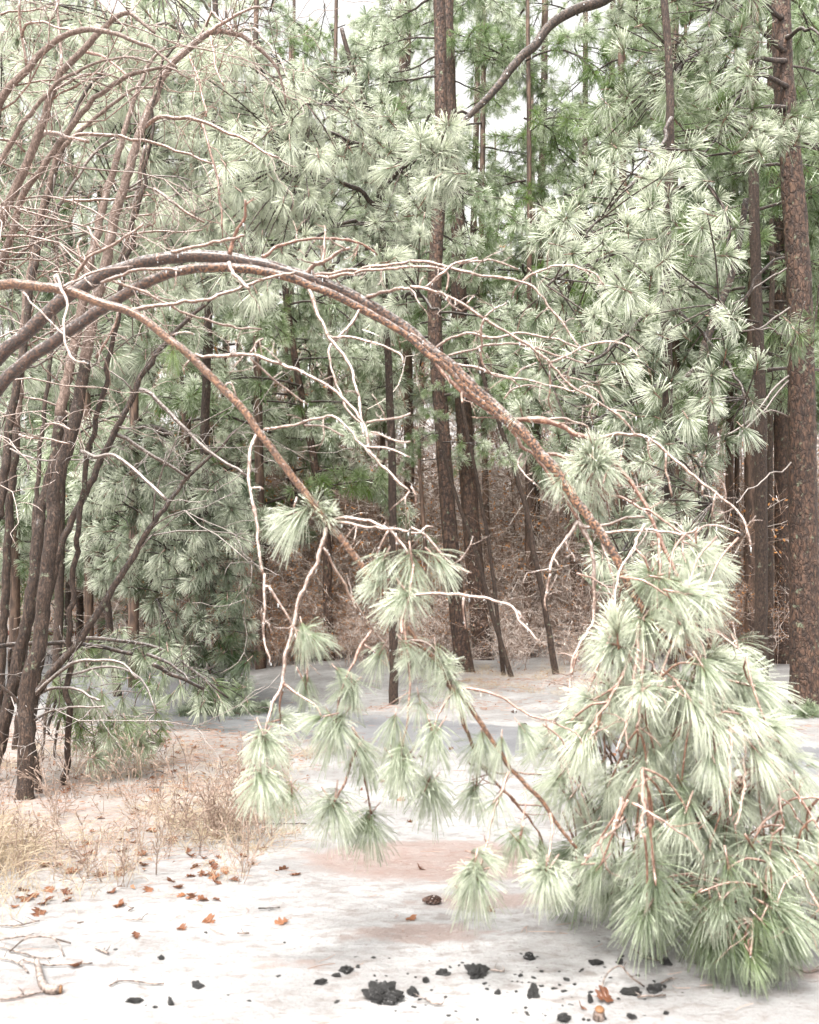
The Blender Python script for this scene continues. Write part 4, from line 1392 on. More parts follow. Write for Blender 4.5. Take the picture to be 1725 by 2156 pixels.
# the frosted one right of centre
rootR, cR = straight_tree('frosted_pine', 'pine covered in big pale starry needle tufts between the arch and the big right trunk', 'tree',
                          [(1420, 1478), (1412, 1100), (1402, 600), (1412, 250), (1397, -40), (1390, -200)], 10.6, 26, 12, M['bark_grey'])
spineR = [to_arr([(1410, 1200), (1402, 600), (1412, 250), (1397, 0)], 10.6, 10.6)]
for s in ['1412,250 1380,330 1300,420 1230,500', '1402,600 1340,680 1250,760 1160,800', '1402,500 1330,520 1230,560 1150,600', '1405,640 1480,700 1540,780 1570,840',
          '1402,420 1450,380 1500,400 1540,480', '1405,900 1460,960 1500,1060', '1405,1000 1350,1100 1290,1180', '1402,800 1300,860 1220,900', '1402,560 1460,600 1520,640']:
    a = to_arr(T(0, s), 10.5, random.uniform(8.8, 9.6))
    spineR.append(a)
    stem(rootR, a, [10, 5], M['limb_dark'], 'branch', step=.1, k=6, jit=.03)
RPOLY = [(1150, 430), (1240, 350), (1350, 330), (1440, 300), (1530, 380), (1560, 500), (1520, 580), (1520, 640), (1600, 700), (1595, 900), (1530, 960), (1480, 1010), (1500, 1100), (1540, 1200), (1400, 1240),
         (1260, 1240), (1240, 1130), (1160, 900), (1080, 760), (1080, 640), (1130, 540)]
tufted(rootR, RPOLY, 190, (8.6, 10.4), (.75, 1.35), lambda x, y: .72 + .25 * sstep(1150, 1350, x) * sstep(950, 600, y), .05, spineR)
# dark crooked limbs of the right hand trees
ROOT_BIG, cBig = straight_tree('big_pine', 'broad pine trunk of scaly red brown bark standing on the snow at the right edge', 'tree',
                               [(1697, 1495), (1694, 1250), (1690, 1000), (1687, 780), (1682, 600), (1672, 420), (1660, 280), (1648, 130), (1645, 0), (1640, -250)], 12.7, 64, 34, M['bark'], k=40, rough=.055, step=.035, jit=.006, flare=1.12)
LIMBS_BIG = ['1650,110 1600,60 1560,65 1500,90 1440,130', '1652,130 1600,122 1560,150 1510,180', '1655,185 1620,160 1590,160 1560,200 1530,240', '1655,228 1600,225 1550,250 1510,290 1480,330',
             '1655,80 1690,60 1730,70', '1660,260 1700,300 1740,320', '1645,40 1600,-10 1560,-20 1500,20']
spineBig = []
for s in LIMBS_BIG:
    a = to_arr(T(0, s), 12.6, 11.4)
    spineBig.append(a)
    stem(ROOT_BIG, a, [11, 4], M['limb_dark'], 'branch', step=.1, k=7, jit=.03)
tufted(ROOT_BIG, [(1250, 20), (1400, -40), (1600, -40), (1600, 120), (1600, 220), (1570, 300), (1480, 280), (1420, 300), (1330, 330), (1230, 330), (1260, 200), (1340, 150)], 115, (10.8, 12.6), (.8, 1.4), .45, .6, spineBig, maxlen=1.3)
tufted(ROOT_BIG, [(1660, 660), (1740, 660), (1740, 760), (1670, 740)], 7, (11.2, 11.8), (.9, 1.3), .25, .5, spineBig, maxlen=.4)
tufted(ROOT_BIG, [(1560, 270), (1700, 230), (1740, 290), (1640, 310), (1560, 360)], 16, (10.8, 11.6), (.9, 1.3), .65, .3, spineBig, maxlen=.8)

# dead crooked trunk between them
dr_, dc_ = straight_tree('dead_pine', 'dark crooked dead trunk leaning between the frosted pine and the right trunks', 'tree',
                         [(1490, 1470), (1480, 1150), (1500, 900), (1478, 770), (1500, 680), (1525, 620), (1545, 560), (1560, 490), (1570, 420)], 11.8, 22, 12, M['limb_dark'], rough=.15)
a = to_arr(T(0, '1478,770 1430,800 1370,820 1330,850'), 11.8, 11.4)
stem(dr_, a, [12, 5], M['limb_dark'], 'branch', step=.08, k=7, jit=.04)
a = to_arr(T(0, '1500,690 1560,640 1610,560 1650,540'), 11.8, 12.2)
stem(dr_, a, [8, 5], M['limb_dark'], 'branch', step=.08, k=7, jit=.04)

# bare lower limbs of the right trunks
for s, w in [('1662,790 1620,830 1560,900 1500,930 1420,960', 6), ('1662,800 1600,870 1540,930 1470,960', 5), ('1665,640 1600,690 1540,700 1480,720', 5), ('1664,700 1590,690 1530,660', 4), ('1660,560 1600,600 1540,640', 4),
             ('1662,880 1600,860 1550,830', 4), ('1664,980 1600,1010 1550,1060', 4)]:
    a = to_arr(T(0, s), 12.6, 12.0)
    c = stem(ROOT_BIG, a, [w, 3], M['twig_mid'], 'branch', step=.1, k=5, jit=.05)

# the frosted pine left of it (tufts at the centre top)
rootM, cM = straight_tree('frosted_pine', 'frosted pine whose pale tufts hang beside the upper centre trunks', 'tree',
                          [(830, 1440), (826, 1000), (812, 640), (800, 420), (775, 260), (745, 150), (720, 60)], 13.2, 18, 9, M['bark_grey'])
spineM = [to_arr([(812, 640), (800, 420), (775, 260), (745, 150)], 13.2)]
for s in ['800,330 740,300 690,275 650,265', '802,300 770,220 700,215 640,220', '800,420 840,360 900,330 940,300', '805,480 760,470 700,480 640,540', '808,520 740,530 680,580', '815,600 760,560 690,620', '812,640 870,620 930,660', '810,440 700,380 640,480 600,540']:
    a = to_arr(T(0, s), 12.6, random.uniform(10.7, 11.4))
    spineM.append(a)
    stem(rootM, a, [11, 5], M['limb_dark'], 'branch', step=.1, k=6, jit=.04)
tufted(rootM, [(640, 130), (760, 120), (830, 260), (900, 260), (925, 330), (905, 470), (880, 600), (850, 700), (760, 680), (700, 560), (640, 560), (600, 400), (560, 260)], 165, (10.8, 13.4), (.8, 1.45), .85, .0, spineM, maxlen=1.0)

# pale hanging pine at upper left
rootU, cU = straight_tree('frosted_pine', 'pale pine with drooping frosted sprays filling the upper left behind the bent saplings', 'tree',
                          [(420, 1450), (430, 1000), (440, 600), (450, 300), (455, 60), (450, -150)], 14.5, 22, 10, M['bark_grey'])
spineU = [to_arr([(440, 600), (450, 300), (455, 60)], 14.5)]
for s in ['450,120 380,60 300,60 240,120', '452,100 520,60 580,110 620,200', '450,220 520,200 590,260 640,330', '448,300 380,250 320,280 280,340', '444,420 520,400 590,440 640,500', '442,500 380,480 320,520 290,580', '455,40 420,0 340,-20']:
    a = to_arr(T(0, s), 14.4, random.uniform(11.5, 13.2))
    spineU.append(a)
    stem(rootU, a, [9, 4], M['twig_mid'], 'branch', step=.1, k=6, jit=.04)
hang = lambda x, y: nrm(np.array([random.gauss(.1, .5), random.gauss(-.35, .4), random.gauss(-.75, .35)]))
tufted(rootU, [(180, 60), (330, 60), (520, 80), (640, 140), (680, 330), (650, 520), (560, 620), (400, 620), (300, 560), (260, 330), (180, 200)], 270, (10.5, 13.8), (.8, 1.6), 1.0, .15, spineU, axf=hang, maxlen=.9)

rootU2, cU2 = straight_tree('frosted_pine', 'frosted pine behind the tangle of bent saplings in the upper left corner', 'tree',
                          [(120, 1420), (130, 1000), (140, 600), (150, 300), (150, 60)], 13.5, 20, 10, M['bark_grey'])
spineU2 = [to_arr([(140, 700), (140, 600), (150, 300), (150, 60)], 13.5)]
for s in ['150,120 60,80 0,120', '150,200 230,160 280,220', '148,300 60,300 0,360', '146,400 220,400 270,460', '145,500 60,520 0,600', '150,80 240,30 300,60', '142,620 200,640 260,720']:
    a = to_arr(T(0, s), 13.4, random.uniform(10.8, 12.6))
    spineU2.append(a)
    stem(rootU2, a, [9, 4], M['twig_mid'], 'branch', step=.1, k=6, jit=.04)
tufted(rootU2, [(-40, -20), (330, 20), (290, 300), (280, 560), (330, 760), (200, 800), (-40, 800)], 240, (9.8, 13.2), (.8, 1.5), lambda x, y: .95 - .5 * sstep(250, 420, y), .2, spineU2, axf=hang, maxlen=.9)

# the deep green drooping mass left of centre
rootH, cH = straight_tree('drooping_pine', 'blue green drooping pine whose frosted crown rests on the road left of centre', 'tree',
                          [(250, 1475), (230, 1300), (215, 1100), (240, 960), (300, 900), (370, 930), (410, 1060), (440, 1200), (470, 1330), (495, 1435)], [14.2, 14.2, 14, 13.8, 13.4, 13.1, 12.9, 12.8, 12.8, 12.8], 16, 7, M['bark_grey'])
spineH = [to_arr([(240, 960), (300, 900), (370, 930), (410, 1060), (440, 1200), (470, 1330), (495, 1435)], 13.2, 12.8), to_arr([(370, 930), (300, 1020), (240, 1120), (220, 1200)], 13, 12.6), to_arr([(410, 1060), (360, 1160), (330, 1260)], 12.9, 12.5)]
tufted(rootH, [(200, 960), (300, 900), (420, 960), (520, 1010), (540, 1180), (525, 1290), (535, 1400), (520, 1480), (430, 1480), (400, 1390), (330, 1340), (300, 1260), (200, 1220), (160, 1170), (170, 1040)], 235, (12.0, 13.4), (.8, 1.35), lambda x, y: .62 - .28 * sstep(1150, 1400, y), -.1,
       spineH, axf=lambda x, y: nrm(np.array([(x - 400) / 260 + random.gauss(0, .45), random.gauss(-.5, .35), random.gauss(-.45, .35)])), maxlen=.9)
# the greener spray under it
rootG, cG = straight_tree('drooping_pine', 'bright green thin spray of needles hanging low over the snow beside the left clump', 'tree',
                          [(85, 1560), (110, 1450), (170, 1415), (240, 1405), (300, 1430), (330, 1500)], [9.2, 9.0, 8.8, 8.6, 8.4, 8.2], 8, 3, M['twig_mid'], rough=.0, flare=1)
spineG = [to_arr([(110, 1450), (170, 1415), (240, 1405), (300, 1430), (330, 1500)], 9, 8.2), to_arr([(130, 1490), (200, 1485), (260, 1500), (300, 1540)], 8.8, 8.2)]
tufted(rootG, [(110, 1440), (200, 1460), (330, 1500), (350, 1560), (290, 1620), (220, 1610), (170, 1560), (120, 1500)], 30, (7.9, 8.8), (.7, 1.0), .45, 1.5, spineG, mat=M['twig_mid'], axf=hang, wd=6, maxlen=.35)
rootG2, cG2 = straight_tree('drooping_pine', 'loose green branchlets sagging between the left clump and the grey road', 'tree',
                            [(90, 1500), (150, 1360), (260, 1350), (350, 1370), (430, 1430), (480, 1470)], [11.6, 11.6, 11.4, 11.2, 11, 11], 10, 4, M['limb_dark'], rough=.0, flare=1)
spineG2 = [to_arr([(150, 1360), (260, 1350), (350, 1370), (430, 1430)], 11.5, 11)]
tufted(rootG2, [(140, 1370), (250, 1330), (350, 1350), (460, 1440), (540, 1490), (400, 1490), (300, 1450), (200, 1420), (140, 1430)], 40, (10.6, 12.2), (.8, 1.15), .45, .55, spineG2, axf=hang, wd=7, maxlen=.6)

# the long dark limb slanting down from the top edge
limbT = thing('broken_limb', 'long dark snow dusted limb sagging from the top edge down to the centre trunks', 'limb', V(1290, -10, 11))
c = stem(limbT, to_arr(T(2, '900,-60 820,0 760,22 700,40 620,85 570,130 530,190 480,230 430,285 390,340 350,390 310,430 260,480 210,535 170,580 130,630'), 11.2, 10.4), [22, 20, 19, 17, 13, 8], M['limb_dark'], 'limb', step=.06, k=12)
c2 = stem(limbT, to_arr(T(2, '250,488 220,468 180,490'), 10.6, 10.5), [8, 4], M['limb_dark'], 'side_branch', step=.06, k=6)
ice_drops(limbT, [c], 12, .02)
tufted(rootM, [(880, 280), (960, 260), (960, 380), (900, 420)], 26, (9.6, 10.4), (1.0, 1.3), .95, .0, [to_arr(T(0, '940,310 900,360'), 10.4, 10)], maxlen=.3)

# ================================================================== trunks one can follow
TR = [
    ('pine_tree', 'nearer of the two stout trunks standing close together at the centre', [(980, 1445), (965, 1300), (950, 1150), (931, 900), (915, 650), (922, 475), (930, 300), (925, 0), (925, -120)], 15.8, 36, 24, 'bark'),
    ('pine_tree', 'stoutest trunk just behind and right of the nearer centre trunk', [(1018, 1412), (1005, 1250), (990, 1080), (978, 897), (968, 667), (966, 500), (953, 320), (944, 120), (940, -100)], 18.4, 40, 26, 'bark'),
    ('sapling_tree', 'slim stem leaning left in front of the stoutest centre trunk', [(1061, 1446), (1046, 1281), (1030, 1153), (1007, 1025), (982, 897), (960, 780)], 15.4, 9, 6, 'bark_grey'),
    ('sapling_tree', 'slim slanting stem whose foot crosses its neighbour right of the centre trunks', [(1079, 1450), (1033, 1281), (1007, 1179), (966, 1063), (941, 981), (920, 880)], 15.2, 10, 6, 'bark_grey'),
    ('sapling_tree', 'dark leaning stem alone on the snow hump right of centre', [(1172, 1443), (1148, 1281), (1125, 1166), (1112, 1089), (1087, 999), (1058, 910), (1020, 800), (1000, 700)], 15.6, 13, 8, 'bark_grey'),
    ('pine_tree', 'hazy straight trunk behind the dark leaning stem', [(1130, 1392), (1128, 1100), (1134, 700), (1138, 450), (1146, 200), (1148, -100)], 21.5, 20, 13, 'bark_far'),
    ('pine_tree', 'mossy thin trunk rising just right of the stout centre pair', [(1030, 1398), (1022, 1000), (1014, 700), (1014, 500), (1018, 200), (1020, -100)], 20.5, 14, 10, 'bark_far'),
    ('pine_tree', 'dark trunk seen between the hanging stem and the centre trunks', [(694, 1412), (690, 1250), (686, 1120), (660, 960), (640, 860), (600, 600), (590, 300)], 18.4, 21, 13, 'bark'),
    ('sapling_tree', 'thin dark trunk beside the hanging icy twig left of centre', [(574, 1395), (568, 1290), (558, 1160), (545, 1000), (530, 800)], 20.2, 10, 7, 'bark_grey'),
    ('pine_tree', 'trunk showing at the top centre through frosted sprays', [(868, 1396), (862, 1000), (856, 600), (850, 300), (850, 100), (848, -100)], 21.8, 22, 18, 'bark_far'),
    ('pine_tree', 'dark straight trunk with green lichen left of the big right trunk', [(1604, 1478), (1603, 1200), (1602, 900), (1596, 700), (1590, 500), (1584, 200), (1580, -100)], 13.6, 27, 20, 'bark_grey'),
    ('pine_tree', 'trunk half hidden behind the big right edge trunk', [(1648, 1428), (1646, 1000), (1640, 600), (1632, 300), (1625, -80)], 17.2, 32, 24, 'bark'),
    ('pine_tree', 'thin trunk squeezed between the lichened trunk and the big one', [(1622, 1440), (1622, 1000), (1626, 600), (1620, 200)], 16.4, 13, 10, 'bark_grey'),
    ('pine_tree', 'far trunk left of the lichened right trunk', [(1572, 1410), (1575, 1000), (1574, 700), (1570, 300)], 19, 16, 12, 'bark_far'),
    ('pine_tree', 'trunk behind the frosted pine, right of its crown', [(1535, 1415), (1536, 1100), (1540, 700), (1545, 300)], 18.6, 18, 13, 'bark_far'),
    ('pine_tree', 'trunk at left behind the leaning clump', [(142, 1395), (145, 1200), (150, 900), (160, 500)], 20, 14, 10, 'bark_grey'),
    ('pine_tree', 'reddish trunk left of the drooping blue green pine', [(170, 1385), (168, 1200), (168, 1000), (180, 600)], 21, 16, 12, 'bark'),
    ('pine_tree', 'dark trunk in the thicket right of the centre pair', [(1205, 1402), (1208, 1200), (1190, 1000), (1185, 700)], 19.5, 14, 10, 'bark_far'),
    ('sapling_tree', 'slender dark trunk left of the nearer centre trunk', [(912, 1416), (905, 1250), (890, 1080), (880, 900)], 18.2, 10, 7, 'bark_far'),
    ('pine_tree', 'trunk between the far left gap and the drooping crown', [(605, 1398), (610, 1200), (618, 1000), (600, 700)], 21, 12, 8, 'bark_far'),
]
MIDTREES = []
for i, (nm, lab, pts, d, w0, w1, mt) in enumerate(TR):
    r, c = straight_tree(nm, lab, 'tree', pts, d, w0, w1, M[mt], k=16, rough=.06)
    MIDTREES.append((r, c, d, nm))

# boughs on them, high up
def boughs_on(r, c, n, zlo, zhi, sc, frost, hue, lib=BOUGH, idx=None, back=False):
    z = c[:, 2]
    for i in range(n):
        zz = zlo + (zhi - zlo) * (i + random.random()) / n
        j = int(np.abs(z - zz).argmin())
        f = (zz - zlo) / (zhi - zlo)
        az = i * 2.4 + random.uniform(-.5, .5)
        if back:
            az = random.choice((random.uniform(.15, 1.2), random.uniform(1.9, 3.0)))
        put_bough(r, c[j, :3], az, sc * random.uniform(.75, 1.15) * (1.1 - .35 * f), frost + random.uniform(-.12, .12), hue + random.uniform(-.2, .3), lib, idx)


for r, c, d, nm in MIDTREES:
    top = c[-1, 2]
    x = c[0, 0] / (K * d) + 862.5
    zl = 1.6 + (1230 - (1000 if x < 700 else 840)) * K * d
    if nm == 'pine_tree':
        lo = zl if x > 500 else 2.2
        fr = .75 if x < 1000 else .45
        hu = .1 if x < 1000 else .3
        boughs_on(r, c, 17, lo, top, 1.0, fr, hu, back=('stout' in r['label'] or 'lichen' in r['label']))
    else:
        boughs_on(r, c, 3, c[-1, 2] - .6, c[-1, 2], .5, .5, .4)

# further pines filling in, each its own tree
trunk_lib = []
for s in range(5):
    P = np.array([[.25 * math.sin(s * 2 + t * 3) * t, .2 * math.cos(s + t * 2) * t, t * 17.] for t in np.linspace(0, 1, 12)])
    mb = MB()
    tubes(mb, smooth(np.column_stack([P, np.linspace(.17, .07, 12)]), .5)[:, :3], smooth(np.column_stack([P, np.linspace(.17, .07, 12)]), .5)[:, 3], 9, rough=.05, roughf=(9, 9, 3))
    trunk_lib.append(mb.mesh('trunk', M['bark_far']))


def far_pine(x, y, sc, zlo, zhi, nb, frost, hue, label, group, lib=BOUGH, bs=1.0):
    r = thing('pine_tree', label, 'tree', (x, y, gz(x, y) - .05), group)
    r.rotation_euler[2] = random.uniform(0, 6.28)
    t = link('trunk', random.choice(trunk_lib), r)
    t.scale = (sc, sc, min(1.0, (zhi + .8) / 17))
    for i in range(nb):
        z = zlo + (zhi - zlo) * (i + random.random()) / nb
        a = put_bough(r, np.array(r.location) + np.array([0, 0, z]), i * 2.4 + random.uniform(-.5, .5), bs * random.uniform(.8, 1.2) * (1.1 - .4 * i / nb), frost + random.uniform(-.15, .15), hue + random.uniform(-.2, .3), lib)
    return r


used = []
def clearx(px, d, gap):
    for a, b in used:
        if abs(a - px) < gap and abs(b - d) < 3:
            return False
    used.append((px, d))
    return True


cnt = 0
for d0, d1, n, gap in ((15, 19, 13, 70), (19, 25, 20, 55)):
    k_ = 0
    for _ in range(600):
        if k_ >= n:
            break
        px, d = random.uniform(-250, 1950), random.uniform(d0, d1)
        if d < 18.5 and 560 < px < 1560 and random.random() < .8:
            continue
        if d < 19.5 and 870 < px < 1080:
            continue
        if not clearx(px, d, gap):
            continue
        left = px < 560
        zl = 1.8 if left else 1.6 + (1230 - (random.uniform(1000, 1090) if px < 740 else random.uniform(820, 900))) * K * d
        zh = 1.6 + (1230 + (90 if (px > 640 or px < 330) else 5)) * K * d
        frost = random.choice((.85, .45, .35)) if px < 950 else random.choice((.5, .3, .25))
        side = 'left' if px < 560 else ('middle' if px < 1200 else 'right')
        far_pine((px - 862.5) * K * d, d, random.uniform(.38, .75), zl, zh, 15, frost, random.choice((.1, .5)) if left else .55,
                 {'left': 'frosted pine filling the green wall behind the left clump', 'middle': 'tall pine with a high frosted crown behind the centre trunks',
                  'right': 'tall green pine behind the frosted pine at right'}[side], 'pines of the ' + side + ' wall of trees')
        k_ += 1
ORD = 'first second third fourth fifth sixth seventh eighth ninth tenth eleventh twelfth thirteenth fourteenth fifteenth sixteenth seventeenth eighteenth nineteenth twentieth'.split()
for side, txt in (('left', 'pine in the green wall behind the left clump'), ('middle', 'tall pine behind the centre trunks'), ('right', 'tall green pine behind the frosted pine')):
    row = sorted([o for o in bpy.data.objects if o.get('group') == 'pines of the ' + side + ' wall of trees'], key=lambda o: o.location[0] / o.location[1])
    for i, o in enumerate(row):
        o['label'] = txt + ', ' + ORD[min(i, 19)] + ' from the left'
k_ = 0
for _ in range(900):
    if k_ >= 60:
        break
    d = random.uniform(24, 52)
    px = random.uniform(-200, 1900)
    if not clearx(px, d, 16):
        continue
    zl = 1.6 + (1230 - (880 if px > 620 else 1150)) * K * d
    zh = min(16.6, 1.6 + 1250 * K * d)
    far_pine((px - 862.5) * K * d, d, random.uniform(.35, .8), zl, zh, 9 if d < 36 else 7, .6 if px < 1000 else .4, .25, 'far thin pine trunk deep in the wood behind the brown thicket', 'far pines deep in the wood', BOUGH_FAR, random.uniform(1.0, 1.5))
    k_ += 1

# ------------------------------------------------------------------ the bare brown thicket
def shrub_mesh(seed, h, ns, levels=4, nch=(6, 5, 4), r=.012, w=.0085):
    global RG
    keep = RG
    RG = np.random.default_rng(seed)
    o = np.column_stack([RG.normal(size=(ns, 2)) * .35, np.zeros(ns)])
    d = nrm(np.column_stack([RG.normal(size=(ns, 2)) * .25, np.ones(ns)]))
    mb = MB()
    g_ = grow(o, d, h * RG.uniform(.5, 1, ns), np.full(ns, r), levels, list(nch), .85, .16, .0, 6, .42, .6)
    for lv, (P, R) in enumerate(g_):
        P[..., 2] = np.maximum(P[..., 2], .02)
        if lv == 0:
            tubes(mb, P, R, 4, cap=False)
        else:
            ribbons(mb, P, np.maximum(R * 2, w))
    me = mb.mesh('brush', M['brush'])
    # withered leaves still on some
    lf = MB()
    P = g_[-1][0]
    sel = RG.random(len(P)) < .55
    b = P[sel, 3]
    m_ = len(b)
    dd = nrm(RG.normal(size=(m_, 3)) + np.array([0, 0, -.6]))
    q = b[:, None] + dd[:, None] * (np.array([0, .5, 1])[None, :, None] * .06)
    ribbons(lf, q, np.array([[.012, .035, .006]]) * np.ones((m_, 1)))
    RG = keep
    return me, lf.mesh('withered_leaves', M['rust_brush'])


SHRUBS = [shrub_mesh(70 + i, hh, ns) for i, (hh, ns) in enumerate([(4.2, 8), (3.0, 8), (5.4, 7), (1.9, 8), (3.6, 8)])]
k_ = 0
for i in range(290):
    d = 16.8 + 17 * random.random() ** 1.1
    px = random.uniform(380, 2050) if i % 6 else random.uniform(-150, 400)
    if d < 18.6 and px < 1250:
        d += 2
    x, y = (px - 862.5) * K * d, d
    if seg_dist(np.array([x]), np.array([y]), ROAD, ROADW)[0] < 1.3:
        continue
    me, lf = SHRUBS[random.randrange(5)]
    o = link('bare_shrub', me)
    o.location = (x, y, gz(x, y) - .03)
    o.rotation_euler[2] = random.uniform(0, 6.28)
    s = random.uniform(.7, 1.15) * (1.0 if d > 21 else (.75 if d > 19 else .5))
    o.scale = (s * 1.2, s * 1.2, s)
    rusty = (px < 960 and random.random() < .65) or (px > 1450 and random.random() < .6) or random.random() < .2
    tag(o, 'bare shrub hung with rusty withered leaves in the thicket' if rusty else 'leafless frosted pinkish shrub in the thicket under the far pines', 'shrub',
        'rusty leaved shrubs of the thicket' if rusty else 'bare shrubs of the thicket')
    if rusty:
        link('withered_leaves', lf, o, kind='stuff')
    k_ += 1

for i in range(75):
    d = random.uniform(25, 46)
    px = random.uniform(350, 1800)
    x, y = (px - 862.5) * K * d, d
    me, lf = SHRUBS[(0, 2, 4)[i % 3]]
    o = link('bare_tree', me)
    o.location = (x, y, gz(x, y) - .03)
    o.rotation_euler[2] = random.uniform(0, 6.28)
    s = random.uniform(1.5, 2.5)
    o.scale = (s * .9, s * .9, s)
    tag(o, 'far leafless frosted tree filling the gaps between the pine trunks', 'tree', 'far bare trees between the pine trunks')
    if i % 3 == 0:
        link('withered_leaves', lf, o, kind='stuff')
for i in range(64):
    d = random.uniform(16.2, 19.5)
    px = random.uniform(540, 1700) if i % 4 else random.uniform(-60, 520)
    if px < 520:
        d += 5.5
    x, y = (px - 862.5) * K * d, d
    me, lf = SHRUBS[(0, 1, 3, 4)[i % 4]]
    o = link('bare_shrub', me)
    o.location = (x, y, gz(x, y) - .03)
    o.rotation_euler[2] = random.uniform(0, 6.28)
    s = random.uniform(.2, .38)
    o.scale = (s * 1.5, s * 1.5, s)
    tag(o, 'low frosted shrub at the front edge of the thicket', 'shrub', 'low shrubs along the thicket edge')
    if i % 3 == 0:
        link('withered_leaves', lf, o, kind='stuff')

# ================================================================== things on the ground
def grass_mesh(n, rad, h, w, mat, seed, lean=.6, name='dry_grass'):
    pass


def blades(mb, x, y, h, lean, w, n=4, az=None):
    m_ = len(x)
    z = gh(x, y)
    az = RG.random(m_) * 6.28 if az is None else az
    s = np.linspace(0, 1, n)
    hd = np.stack([np.cos(az), np.sin(az)], -1)
    P = np.zeros((m_, n, 3))
    P[..., :2] = np.stack([x, y], -1)[:, None] + hd[:, None] * (lean * h)[:, None, None] * (s ** 1.6)[None, :, None]
    P[..., 2] = z[:, None] + h[:, None] * (s - .35 * lean[:, None] * s ** 2.5)
    P[..., :2] += .01 * RG.normal(size=(m_, n, 2)) * s[None, :, None]
    W = np.asarray(w)[:, None] * np.array([1, .9, .7, .25])[None, :n] if n == 4 else np.asarray(w)[:, None] * np.ones((1, n))
    ribbons(mb, P, W)


mb = MB()
# tangled straw at the left edge
m_ = 5200
x = -2.62 + np.abs(RG.normal(size=m_)) * .36 - .25
y = RG.uniform(4.5, 6.2, m_)
x -= .12 * (y - 5)
dens = vn(np.stack([x * 2.5, y * 2.5, x * 0], -1)) + RG.random(m_) * 1.2 > .0
x, y = x[dens], y[dens]
h = RG.uniform(.06, .34, len(x)) * sstep(-1.3, -2.1, x)
h = np.maximum(h, .04)
blades(mb, x, y, h, RG.uniform(.2, 1.6, len(x)), RG.uniform(.003, .006, len(x)))
mb.obj('dry_grass', M['straw'], kind='stuff')['label'] = 'tangled pale dry grass along the left edge'
# tufts of finer dead grass across the litter and by the path
mb = MB()
cs = [(random.uniform(-3.6, -.75), random.uniform(5.0, 9.5)) for _ in range(85)] + [(random.uniform(-1.5, -.75), random.uniform(5.9, 7.2)) for _ in range(36)] + [(random.uniform(.5, 3.2), random.uniform(13.6, 16.5)) for _ in range(45)]
cs = [(a, b) for a, b in cs if (a < -.62 or b > 12) and not (-3.4 < a < -2.2 and 6.1 < b < 8)]
for cx, cy in cs:
    m_ = random.randint(18, 60)
    x = cx + RG.normal(size=m_) * .07
    y = cy + RG.normal(size=m_) * .07
    blades(mb, x, y, RG.uniform(.04, .17, m_) * random.uniform(.7, 1.4), RG.uniform(.2, 2.0, m_), RG.uniform(.0018, .0038, m_))
mb.obj('dry_grass', M['straw'], kind='stuff')['label'] = 'small tufts of dead grass poking through the ice'
# seed stalks
k_ = 0
for _ in range(104):
    cy = random.uniform(5.2, 8.2)
    cx = random.uniform(-3.0, -.85) if k_ < 74 else random.gauss(-1.15, .14)
    if k_ >= 74:
        cy = random.gauss(6.35, .22)
    hh = random.uniform(.18, .42)
    r = link('dried_weed', None)
    tag(r, 'brittle brown weed stalk with small seed pods standing in the litter', 'weed', 'dried weeds among the litter')
    r.location = (cx, cy, gz(cx, cy) - .01)
    mb = MB()
    g_ = grow(np.zeros((2, 3)) + RG.normal(size=(2, 3)) * .01 * np.array([1, 1, 0]), nrm(np.array([[random.gauss(0, .25), random.gauss(0, .2), 1], [random.gauss(0, .35), random.gauss(0, .2), 1]])), np.array([hh, hh * .8]), np.array([.0022, .002]), 3, [5, 2], .6, .13, 0, 6, .4, .7)
    for P, R in g_:
        tubes(mb, P, np.maximum(R, .0016), 4)
    tubes(mb, g_[2][0][:, 3:6] + np.array([0, 0, 0]), np.array([[.001, .0045, .001]]) * np.ones((len(g_[2][0]), 1)), 4)
    tubes(mb, g_[1][0][:, 3:6] + np.array([0, 0, 0]), np.array([[.001, .004, .001]]) * np.ones((len(g_[1][0]), 1)), 4)
    o = mb.obj('stalk', M['weed'], r)
    k_ += 1
# pine straw lying on everything
mb = MB()
m_ = 30000
x = RG.uniform(-5, 5, m_)
y = RG.uniform(3.4, 15, m_)
_, _, lmk = masks(x, y)
keep = RG.random(m_) < np.clip(lmk * 1.3 + .035, 0, 1)
keep &= (vn(np.stack([x * 3, y * 5, x * 0 + 2], -1)) + RG.random(m_) > .25)
x, y = x[keep], y[keep]
m_ = len(x)
az = RG.normal(size=m_) * .8 + RG.integers(0, 2, m_) * math.pi
L_ = RG.uniform(.03, .13, m_)
s = np.linspace(-.5, .5, 3)
P = np.zeros((m_, 3, 3))
P[..., 0] = x[:, None] + np.cos(az)[:, None] * L_[:, None] * s
P[..., 1] = y[:, None] + np.sin(az)[:, None] * L_[:, None] * s
P[:, 1, :2] += RG.normal(size=(m_, 2)) * .008
P[..., 2] = gh(P[..., 0], P[..., 1]) + .004 + RG.random((m_, 1)) * .012
tubes(mb, P, np.full((m_, 3), .0013) * (1 + (y[:, None] - 4) * .08), 3, cap=False)
mb.obj('fallen_needles', M['litter'], kind='stuff')['label'] = 'rusty fallen pine needles scattered over the snow'


